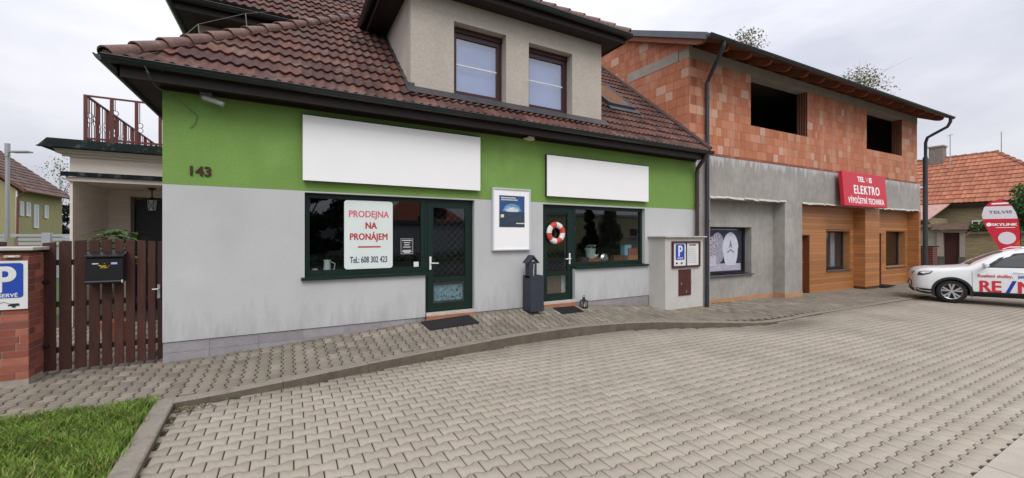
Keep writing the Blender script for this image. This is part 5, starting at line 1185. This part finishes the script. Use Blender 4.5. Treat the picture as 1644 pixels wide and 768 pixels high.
# windscreen
mb=MB(); V=[]
for j,(x,z) in enumerate(((1.32,1.19),(1.535,1.345),(1.815,1.50),(2.05,1.602))):
    hw=.70-.04*j
    for k in range(7): y=Wd/2-hw+2*hw*k/6; V.append((x-.012,y,z+.012-.05*abs(k-3)**2/9))
mb.add(V,[(j*7+k,j*7+k+1,(j+1)*7+k+1,(j+1)*7+k) for j in range(3) for k in range(6)]); mb.build('windscreen',m_carglass,o,smooth=True)
mb=MB(); mb.box(-.012,.03,.45,Wd-.45,.46,.62); mb.box(.0,.05,.3,Wd-.3,.30,.40); mb.build('grille',m_carblk,o); mb=MB(); mb.box(-.02,-.013,.66,Wd-.66,.48,.59); mb.build('number_plate',m_whitep,o)
for yy in (.27,Wd-.27): mb=MB(); mb.tube([(2.2,yy,1.65),(2.35,yy,1.715),(3.4,yy,1.715),(3.55,yy,1.66)],.014,6); mb.build('roof_rail',m_silver,o)
for wx in WXc:
    for near in (True,False):
        yo=.02 if near else Wd-.02; sg=1 if near else -1
        mb=MB(); mb.lathe([(.24,sg*.0),(.30,-sg*.002),(.335,sg*.012),(WR-.004,sg*.04),(WR,sg*.10),(WR-.004,sg*.19),(.33,sg*.225),(.24,sg*.23)],(wx,yo,WR),36,'y',cap=False); w=mb.build('tyre',m_tyre,CR,smooth=True)
        mb=MB(); mb.lathe([(.245,sg*.005),(.232,sg*.012),(.225,sg*.05),(.21,sg*.1)],(wx,yo,WR),36,'y')
        mb.v=mb.v; mb.f=mb.f[:-2]; mb.m=mb.m[:-2]; mb.c=mb.c[:-2]
        for s_ in range(5):
            for dd in (-.13,.13):
                a=2*math.pi*s_/5+.3; a1=a+dd*.6; a2=a+dd*1.7; ca,sa=math.cos,math.sin
                p0=Vector((wx+.045*ca(a1),yo+sg*.02,WR+.045*sa(a1))); p1=Vector((wx+.228*ca(a2),yo+sg*.014,WR+.228*sa(a2))); u=(p1-p0).normalized(); t_=Vector((-u.z,0,u.x))
                mb.add([p0-t_*.014,p0+t_*.014,p1+t_*.026,p1-t_*.026]+[v+Vector((0,sg*.03,0)) for v in (p0-t_*.014,p0+t_*.014,p1+t_*.026,p1-t_*.026)],[(0,1,2,3),(4,7,6,5),(0,4,5,1),(1,5,6,2),(2,6,7,3),(3,7,4,0)])
        mb.lathe([(.05,sg*.012),(.05,sg*.05)],(wx,yo,WR),14,'y'); mb.build('rim',m_rim,w,fix=True)
        mb=MB(); mb.lathe([(.238,sg*.075),(.238,sg*.10)],(wx,yo,WR),28,'y'); mb.build('brake_disc',M('brake_dark',(.03,.03,.03),.5,metal=.5),w)
        mb=MB(); mb.lathe([(.39,sg*.235),(.39,sg*.30)],(wx,yo,WR),28,'y'); mb.build('wheel_liner',m_carblk,o)
# lettering on the car side
yt=.0-.004
def ctext(tx,s,x,z,mat,sx=1,b=.05): return text('lettering',tx,s,(x,yt-.001,z),(1,0,0),(0,0,1),mat,CR,b,.001,'LEFT',sx)
m_carred=M('livery_red',(.62,.03,.05),.4,.05,4); m_carblue=M('livery_blue',(.015,.05,.36),.4,.05,4)
ctext('RE',.47,1.42,.40,m_carred,.88,.035); ctext('MAX',.47,2.17,.40,m_carred,.95,.035)
mb=MB(); mb.prism([(1.95,yt,.385),(2.03,yt,.385),(2.17,yt,.745),(2.09,yt,.745)],(0,.003,0)); mb.build('livery_slash',m_carblue,CR,fix=True)
ctext('Realitní služby,',.125,1.40,.835,m_carred,.95,.02); ctext('jak mají být',.125,2.20,.835,m_carblue,.95,.02)
# ---------------------------------------------------------------- beach flag
fd=Vector((.437,-.90,0)).normalized(); fp=Vector((24.5,4.13,-.45))
FL=thing('beach_flag','teardrop beach flag in red and white with shop lettering standing behind the white car','beach flag',fp)
# outline in (s,z) : s along fd measured from the pole towards the left is negative
def fpt(s,z,n=0): return fd*s+Vector((0,0,z))+Vector((fd.y,-fd.x,0))*n
OUT=[(0,.95),(0,1.6),(0,2.35),(-.03,2.8),(-.10,3.15),(-.22,3.45),(-.38,3.63),(-.56,3.68),(-.76,3.60),(-.93,3.38),(-.985,3.1),(-.93,2.75),(-.78,2.35),(-.58,1.9),(-.40,1.45),(-.30,1.1),(-.27,.95)]
def clipband(z0,z1):
    def cl(P,zc,up):
        R_=[]
        for a,b in zip(P,P[1:]+P[:1]):
            ia=(a[1]>=zc) if up else (a[1]<=zc); ib=(b[1]>=zc) if up else (b[1]<=zc)
            if ia: R_.append(a)
            if ia!=ib: t=(zc-a[1])/(b[1]-a[1]); R_.append((a[0]+(b[0]-a[0])*t,zc))
        return R_
    return cl(cl(OUT,z0,True),z1,False)
def fband(name,z0,z1,mat):
    P=clipband(z0,z1); mb=MB(); mb.prism([fpt(s,z) for s,z in P],Vector((fd.y,-fd.x,0))*-.004); return mb.build(name,mat,FL,fix=True)
cloth=fband('cloth',3.42,3.70,m_red); fband('cloth',2.93,3.42,m_flagw); fband('cloth',1.42,2.93,m_red); fband('cloth',1.24,1.42,m_purple); fband('cloth',.95,1.24,m_flagw)
mb=MB(); mb.tube([fpt(.01,0),fpt(.012,2.4),fpt(-.02,2.85),fpt(-.10,3.2),fpt(-.22,3.49),fpt(-.38,3.66),fpt(-.56,3.70)],.011,8); mb.build('pole',m_black,FL)
mb=MB(); mb.lathe([(.25,0),(.25,.04),(.05,.07)],(0,0,0),16); mb.build('base',m_black,FL)
Nf=Vector((fd.y,-fd.x,0))
def ftext(tx,sz,s,z,mat,sx=1,b=.03,rot=-.05): text('lettering',tx,sz,fpt(s,z,.006),fd+Vector((0,0,rot)),Vector((0,0,1))-fd*(-0.0)*rot,mat,FL,b,.001,'CENTER',sx)
ftext('TELVIS',.155,-.50,3.14,M('flag_greytext',(.25,.20,.27),.6),1.35,.03,0); ftext('SKYLINK',.135,-.40,2.66,m_white,1.25,.045,0)
mb=MB(); mb.prism([fpt(-.80+.07*math.cos(a),2.71+.075*math.sin(a),.006) for a in [k*math.pi/8 for k in range(16)]],Nf*-.004); mb.build('emblem',m_white,FL)
mb=MB(); mb.prism([fpt(s,z,.005) for s,z in ((-.62,2.58),(-.12,2.58),(-.12,2.60),(-.62,2.60))],Nf*-.003); mb.build('underline',m_white,FL); mb=MB(); mb.prism([fpt(s,z,.005) for s,z in ((-.72,3.55),(-.3,3.56),(-.28,3.50),(-.74,3.49))],Nf*-.003); mb.build('top_strip',m_white,FL)
mb=MB(); mb.prism([fpt(-.33+.23*math.cos(a),2.18+.24*math.sin(a),.006) for a in [k*math.pi/10 for k in range(20)]],Nf*-.004); mb.build('disc_print',m_flagw,FL)
mb=MB()
for i in range(34):
    z=random.uniform(1.45,2.05); s=random.uniform(-.25-(z-1.2)*.42,-.03) if z<1.7 else random.uniform(-.14,-.02); r=random.uniform(.02,.05); mb.add([fpt(s,z,.005),fpt(s+r,z+.01,.005),fpt(s+r*.5,z+r,.005)],[(0,1,2)])
mb.build('spark_print',m_yellow,FL)['kind']='stuff'
# ---------------------------------------------------------------- right-hand neighbours
OT=[(.43,.16,.09),(.40,.145,.08),(.45,.175,.10),(.36,.125,.07)]
NH=thing('tiled_house','old ochre house with an orange tiled roof and grey chimney at the right','house',(40,10,-.5))
mb=MB(); mb.box(36,44,3.9,17,-.7,3.85); mb.prism([(36.02,17,3.85),(43.98,17,3.85),(40,17,7.1)],(0,-.2,0)); mb.build('wall',m_ochre,NH,world=True,fix=True)
mb=MB(); sl2=.82; nl=Vector((1,0,sl2)).normalized(); c2=.34*math.sqrt(1+sl2*sl2); g2=lambda v:v/math.sqrt(1+sl2*sl2)
tiles(mb,(35.7,17.4,3.82),(0,-1,0),nl,13.8,12,c2,umax=lambda v:13.8-g2(v),roll=.22,amp=.03,step=.045,pal=OT,ns=4,tile=.22)
tiles(mb,(35.7,3.6,3.82),(1,0,0),Vector((0,1,sl2)).normalized(),8.4,12,c2,umin=lambda v:g2(v),umax=lambda v:8.4-g2(v),roll=.22,amp=.03,step=.045,pal=OT,ns=4,tile=.22)
tiles(mb,(44.1,3.6,3.82),(0,1,0),Vector((-1,0,sl2)).normalized(),13.8,12,c2,umin=lambda v:g2(v),roll=.22,amp=.03,step=.045,pal=OT,ns=3,tile=.22)
mb.build('roof',m_orange,NH,world=True)
mb=MB(); caps(mb,(39.9,7.6,7.2),(39.9,17.4,7.2),.13,.45); caps(mb,(35.65,3.55,3.85),(39.9,7.7,7.2),.13,.45); mb.build('ridge_cap',M('orange_ridge',(.30,.13,.075),.8,.3,3),NH,world=True)
mb=MB(); mb.box(39.2,39.9,9.95,10.65,6.0,7.95); ch=mb.build('chimney',M('chimney_render',(.24,.21,.19),.95,.3,4,20,.4),NH,world=True); mb=MB(); mb.box(39.14,39.96,9.89,10.71,7.952,8.05); mb.build('chimney_cap',m_lime,ch,world=True)
mb=MB(); mb.box(35.72,35.98,3.6,17.2,3.62,3.80); mb.build('eaves_board',m_brown,NH,world=True); mb=MB(); mb.box(35.95,35.999,7.0,7.9,2.0,2.75); wn=mb.build('window',m_whitep,NH,world=True)
mb=MB(); 
for k in range(3): mb.box(35.94,35.949,7.06+k*.29,7.26+k*.29,2.07,2.68)
mb.build('pane',m_dark,wn,world=True)
mb=MB(); mb.box(36.7,36.9,10.3,10.6,5.0,5.12); mb.build('roof_hatch',m_whitep,NH,world=True)
for (x,y,z0_,h,lab) in ((38.6,9.45,6.7,1.9,'thin roof aerial with a small crosspiece near the chimney of the tiled house'),(40,7.5,7.2,1.3,'bare thin aerial at the right end of the orange roof ridge')):
    t=thing('roof_aerial',lab,'aerial',(x,y,z0_),0,'aerials on the tiled roof'); mb=MB(); mb.tube([(x,y,z0_-.4),(x,y,z0_+h)],.025,6); mb.build('mast',m_metal,t,world=True)
    if y>9: mb=MB(); mb.tube([(x,y-.16,z0_+h-.05),(x,y+.16,z0_+h-.1)],.014,5); mb.build('crosspiece',m_metal,t,world=True)
SH=thing('lean_to_shed','small ochre lean-to with a faded pink sheet roof in front of the tiled house','shed',(34,9.5,-.5))
mb=MB(); mb.box(32.6,35.9,8.9,11.5,-.6,2.9); mb.build('wall',m_ochre,SH,world=True); mb=MB(); mb.prism([(32.2,8.75,2.72),(32.2,11.7,2.72),(35.69,11.7,3.75),(35.69,8.75,3.75)],(0,0,.06)); mb.build('roof',M('pink_sheet',(.45,.27,.24),.8,.2,3),SH,world=True,fix=True)
GW=thing('garden_wall','weathered garden wall with a tile-capped gateway and old red door','wall',(31,7,-.5))
mb=MB(); mb.box(31,31.3,8.09,12,-.7,2.30); mb.build('wall',m_oldpl,GW,world=True); mb=MB(); mb.box(31,31.3,2.0,7.05,-.7,1.92); mb.build('wall',m_ochre,GW,world=True)
mb=MB(); mb.box(30.93,31.37,7.84,8.09,-.7,2.02); mb.box(30.93,31.37,7.05,7.23,-.7,2.02); mb.box(30.9,31.4,7.0,8.15,2.02,2.14); mb.build('gateway',m_oldpl,GW,world=True)
mb=MB(); mb.box(30.9,31.36,7.82,8.11,-.7,.72); mb.box(30.9,31.36,7.03,7.26,-.7,.72); mb.build('stone_base',M('stone_base',(.13,.12,.11),.9,.4,6,20,.6),GW,world=True)
mb=MB(); mb.box(31.1,31.15,7.235,7.835,-.5,2.0); mb.build('door',m_oldred,GW,world=True)
mb=MB(); mb.prism([(30.7,6.9,2.16),(31.6,6.9,2.16),(31.15,6.9,2.5)],(0,1.35,0)); mb.prism([(30.85,8.27,2.32),(31.45,8.27,2.32),(31.15,8.27,2.48)],(0,3.7,0)); mb.prism([(30.85,2.0,1.94),(31.45,2.0,1.94),(31.15,2.0,2.06)],(0,4.88,0)); mb.build('coping',M('old_coping',(.12,.075,.055),.9,.45,4,25,.6),GW,world=True,fix=True)
V,f,c=leafcloud(900,[(31.2,6.3,2.35,.35),(31.2,6.8,2.25,.28),(31.3,8.7,2.5,.28),(31.2,5.9,2.2,.25)],.06,CG); iv=npmesh('climbing_ivy',V,[f],m_leaf,c); tag(iv,'green creeper spilling over the garden wall coping behind the flag','climber')
SP=thing('low_brick_pier','low dark red brick pier right of the timber-clad shop corner','pier',(26.4,7.2,-.45)); mb=MB(); mb.box(26.15,26.65,6.95,7.4,-.6,1.30); mb.mat=1
rows_panel(mb,(26.15,6.95,0),(1,0,0),(0,-1,0),.5,[(-.45+i*.085,-.45+(i+1)*.085) for i in range(20)],[],wf,.012,.006,lambda r,a,b:(.16,.05,.04)); rows_panel(mb,(26.15,7.4,0),(0,-1,0),(-1,0,0),.45,[(-.45+i*.085,-.45+(i+1)*.085) for i in range(20)],[],wf,.012,.006,lambda r,a,b:(.16,.05,.04)); mb.build('masonry',[m_lime,m_brick],SP,world=True)
mb=MB(); mb.box(26.1,26.7,6.9,7.45,1.302,1.35); mb.build('cap',m_brown,SP,world=True)
tree('bushy_conifer','bushy green conifer behind the beach flag at the right edge','conifer',(31.9,5.0,-.5),4.9,[(random.gauss(0,.62),random.gauss(0,.8),random.uniform(.8,4.3),random.uniform(.35,.6)) for _ in range(46)],15000,.075,CG,.12)
bpy.data.objects['bushy_conifer'].scale=(.85,.9,1.06)
# ---------------------------------------------------------------- left-hand neighbours
YH=thing('yellow_house','yellow rendered house with a weathered brown roof at the left','house',(-18,44,0))
mb=MB(); mb.box(-24.6,-16.3,41.1,47.6,-.3,5.05); mb.prism([(-24.6,41.1,5.05),(-16.3,41.1,5.05),(-20.45,41.1,8.5)],(0,.2,0)); mb.prism([(-24.6,47.4,5.05),(-16.3,47.4,5.05),(-20.45,47.4,8.5)],(0,.2,0)); mb.build('wall',m_yel,YH,world=True,fix=True)
mb=MB(); nr=Vector((-1,0,.86)).normalized(); c3=.34*math.sqrt(1+.86**2); OB=[(.16,.105,.09),(.13,.085,.075),(.19,.135,.115),(.11,.075,.068)]
tiles(mb,(-15.75,40.7,4.98),(0,1,0),nr,7.4,14,c3,roll=.25,amp=.03,step=.05,pal=OB,ns=4,tile=.25); tiles(mb,(-25.15,48.1,4.98),(0,-1,0),Vector((1,0,.86)).normalized(),7.4,14,c3,roll=.25,amp=.03,step=.05,pal=OB,ns=3,tile=.25); mb.build('roof',m_tile,YH,world=True)
mb=MB(); mb.tube([(-15.7,40.7,4.95),(-15.7,48.1,4.95)],.09,6); mb.prism([(-15.75,40.66,4.82),(-15.75,40.66,5.06),(-20.45,40.66,9.10),(-20.45,40.66,8.86)],(0,.05,0)); mb.tube([(-15.7,40.9,4.9),(-16.2,41.0,4.5),(-16.25,41.02,-.2)],.06,6); mb.build('gutter',M('gutter_rust',(.16,.06,.04),.5),YH,world=True,fix=True)
mb=MB(); mb.box(-16.31,-16.24,41.04,41.16,-.2,4.95); mb.build('corner_trim',m_whitep,YH,world=True)
for (y,w_,z0_,z1_) in ((41.62,.42,3.25,4.25),(42.45,.50,3.25,4.25),(43.5,.62,2.42,4.15),(44.95,.55,3.2,4.2)):
    mb=MB(); frame_rect(mb,0,w_,z0_,z1_,0,.06,.07); mb.v=[(-16.28+v[1],y-w_/2+v[0],v[2]) for v in mb.v]; fr=mb.build('window',m_whitep,YH,world=True); mb=MB(); mb.box(-16.29,-16.26,y-w_/2+.07,y+w_/2-.07,z0_+.07,z1_-.07); mb.build('pane',m_skytone_curtain,fr,world=True)
FN=thing('white_fence','low grey and white fence in front of the yellow house','fence',(-12,24,0))
mb=MB(); mb.box(-20,-5.2,24.0,24.15,-.2,1.35); mb.build('wall',M('fence_grey',(.33,.34,.36),.8,.2,2),FN,world=True); mb=MB()
for i,x in enumerate(np.arange(-20,-5.2,1.6)): mb.box(x,x+.25,23.96,24.2,-.2,1.95)
for z in (1.45,1.62,1.79): mb.box(-20,-5.2,24.03,24.08,z,z+.10)
mb.build('slats',M('fence_white',(.40,.42,.45),.6,.1,3),FN,world=True)
DF=thing('dark_fence','dark brown board fence beyond the brick pillar at the left edge','fence',(-9,19,0)); mb=MB()
for i in range(14): x=-14+i*.45; mb.box(x,x+.40,19.0,19.04,.1,1.62)
mb.build('boards',M('fence_dark',(.05,.03,.035),.7,.3,4),DF,world=True)
m_fp=M('fence_post',(.28,.26,.16),.8)
for x in (-13.0,-10.9,-8.4,-7.7): mb=MB(); mb.box(x,x+.16,18.9,19.1,0,1.75); mb.build('post',m_fp,DF,world=True)
SL=thing('street_lamp','slim pale grey street lamp with a flat head above the brick pillar at the left','street lamp',(-8.42,20.7,0))
mb=MB(); mb.tube([(0,0,0),(0,0,4.95)],[.075,.05],10); mb.tube([(0,0,4.55),(0,0,5.0)],.07,10); mb.build('pole',m_metal,SL,smooth=True); mb=MB(); mb.tube([(0,0,4.70),(.25,-.12,4.72)],.03,6); mb.obox((.40,-.20,4.71),(.26,-.14,0),(.05,.09,0),(0,0,.025)); mb.build('lamp_head',M('lamp_head',(.3,.31,.33),.4),SL)
# ---------------------------------------------------------------- trees
def airy(h,w,k,seed): return [(a,b,c,r*1.9) for a,b,c,r in broad(h,w,k,seed,.5)]
tree('tall_tree','thin airy tree rising behind the left end of the brick building roof','tree',(29.6,18.0,-.4),17.6,airy(17.6,2.0,16,3),1500,.10,YG,.10,None,16)
tree('tall_tree','autumn-tinted airy tree rising behind the far end of the brick building roof','tree',(49.5,18.2,-.4),18.6,airy(18.6,3.0,22,5),2400,.11,YG+[(.26,.17,.06)],.12,None,16)
tree('distant_tree','thin distant tree between the yellow house and the porch','tree',(-29,84,0),13.2,airy(13.2,2.6,14,8),420,.17,YG,.12)
tree('dark_bush','dark green bush between the yellow house and the porch wall','bush',(-16.6,50.6,0),5.6,broad(5.4,1.9,18,9,.1),3500,.14,DG,.15)
# ---------------------------------------------------------------- other side of the street (seen in the window reflections)
def conifer(x,y,h,w,lab,seed): tree('conifer',lab,'conifer',(x,y,-.3),h,cone(h,w,34,seed),5200,.16,DG,.16,'conifers across the street',3)
conifer(27.2,-18,6.6,1.2,'slim dark conifer across the street, mirrored in the right shop window',1)
conifer(30.6,-18.5,6.8,2.2,'broad dark conifer across the street, mirrored in the middle of the right shop window',2)
for i,(x,y,h,w) in enumerate(((1.0,-16,7.5,2.6),(4.2,-17.5,6.2,2.2),(-3,-17,8,3.0),(12.5,-24,5.2,2.0),(19,-19,5.5,2.4))):
    labs=['large dark tree opposite the house, mirrored at the left of the left shop window','dark tree opposite the rent board, mirrored in the left shop window','tallest dark tree opposite the gate across the street','dark tree behind the grey shed across the street','dark tree between the grey shed and the conifers across the street']
    tree('street_tree',labs[i],'tree',(x,y,-.2),h,broad(h,w,24,20+i,.15),5200,.17,DG,.2,'trees across the street')
hd=leafcloud(9000,[(x,-14.9+.2*math.sin(x),.15+.25*random.random(),.6) for x in np.arange(-8,46,.9)],.09,GR); tag(npmesh('hedge',hd[0],[hd[1]],m_leaf,hd[2]),'low green hedge running along the far side of the street','hedge',kind='stuff')
OS=thing('grey_shed','long low grey shed across the street, mirrored in the left shop window','shed',(9,-22,-.3)); mb=MB(); mb.box(1,18,-25,-21,-.3,2.9); mb.build('wall',m_shed,OS,world=True); mb=MB(); mb.box(.7,18.3,-25.3,-20.7,2.902,3.2); mb.build('roof',m_zinc,OS,world=True)
RH=thing('red_roofed_house','house with a red hipped roof behind the grey shed across the street','house',(13,-32,-.3)); mb=MB(); mb.box(9,18,-36,-29,-.3,3.2); mb.build('wall',m_yel,RH,world=True); mb=MB(); mb.add([(8.5,-28.5,3.2),(18.5,-28.5,3.2),(18.5,-36.5,3.2),(8.5,-36.5,3.2),(12,-32.5,6.3),(15,-32.5,6.3)],[(0,1,5,4),(1,2,5),(2,3,4,5),(3,0,4),(0,3,2,1)]); mb.build('roof',M('red_roof',(.28,.08,.04),.8,.3,2),RH,world=True,fix=True)
m_yel2=M('pale_yellow',(.50,.46,.28),.9)
YB=thing('yellow_block','yellow flat-roofed building across the street, mirrored in the right shop window','building',(33,-26,-.3)); mb=MB(); mb.box(24,46,-33,-26,-.5,4.4); mb.build('wall',m_yel2,YB,world=True); mb=MB(); mb.box(23.8,46.2,-33.2,-25.8,4.4,4.7); mb.build('roof',m_orange if False else m_shed,YB,world=True)
for x in (27,33.5,37,41): mb=MB(); mb.box(x,x+1.4,-26.0,-25.95,1.4,2.8); mb.build('window',m_dark,YB,world=True)
# ---------------------------------------------------------------- world, sun, camera
EL,AZ=48,-60
w=bpy.data.worlds.new('World'); S.world=w; w.use_nodes=True; nt=w.node_tree; bg=nt.nodes['Background']
sky=nt.nodes.new('ShaderNodeTexSky'); sky.sky_type='NISHITA'; sky.sun_disc=False; sky.sun_elevation=math.radians(EL); sky.sun_rotation=math.radians(180+25); sky.air_density=1; sky.dust_density=3
tc=nt.nodes.new('ShaderNodeTexCoord'); mp=nt.nodes.new('ShaderNodeMapping'); mp.inputs['Scale'].default_value=(1,1,2.6); lnk(nt,tc.outputs['Generated'],mp.inputs[0])
nz=noise(nt,1.7,6,mp.outputs[0],.55); cl=ramp(nt,nz,[(.34,(.56,.59,.70)),(.66,(.86,.87,.95))])
sx=nt.nodes.new('ShaderNodeSeparateXYZ'); lnk(nt,tc.outputs['Generated'],sx.inputs[0])
zen=mathn(nt,'MULTIPLY_ADD',mathn(nt,'MAXIMUM',sx.outputs['Z'],0),14.0); zen.node.inputs[2].default_value=6.6
tint=mixc(nt,mathn(nt,'MULTIPLY',sx.outputs['Z'],1.3,True),(1.,1.,1.),(1.04,1.0,.92)); cl=mixc(nt,1.0,mixc(nt,1.0,cl,zen,'MULTIPLY'),tint,'MULTIPLY')
mx=mixc(nt,.93,sky.outputs[0],cl); lnk(nt,mx,bg.inputs[0]); bg.inputs[1].default_value=.10
sd=bpy.data.lights.new('sun','SUN'); sd.energy=1.2; sd.angle=math.radians(25); sd.color=(1,.97,.93); so=bpy.data.objects.new('sun',sd); COL.objects.link(so)
# sun direction: from behind the camera and a little to the left
az=math.radians(205); d=Vector((math.sin(az)*math.cos(math.radians(EL)),math.cos(az)*math.cos(math.radians(EL)),math.sin(math.radians(EL)))); so.rotation_euler=d.to_track_quat('Z','Y').to_euler()
cam=bpy.data.cameras.new('camera'); co=bpy.data.objects.new('camera',cam); COL.objects.link(co); S.camera=co
f_=651.6; cam.sensor_width=36; cam.lens=36*f_/1644; cam.clip_end=2000; cam.clip_start=.05
Fv=Vector((.4856,.8742,0)).normalized(); cam.shift_y=-(384-380)/1644
co.location=CAM; co.rotation_euler=Fv.to_track_quat('-Z','Y').to_euler()
S.view_settings.view_transform='Standard'; S.view_settings.look='None'; S.view_settings.gamma=1; S.view_settings.exposure=.17
S.render.engine='CYCLES'; S.cycles.max_bounces=8; S.cycles.transparent_max_bounces=12
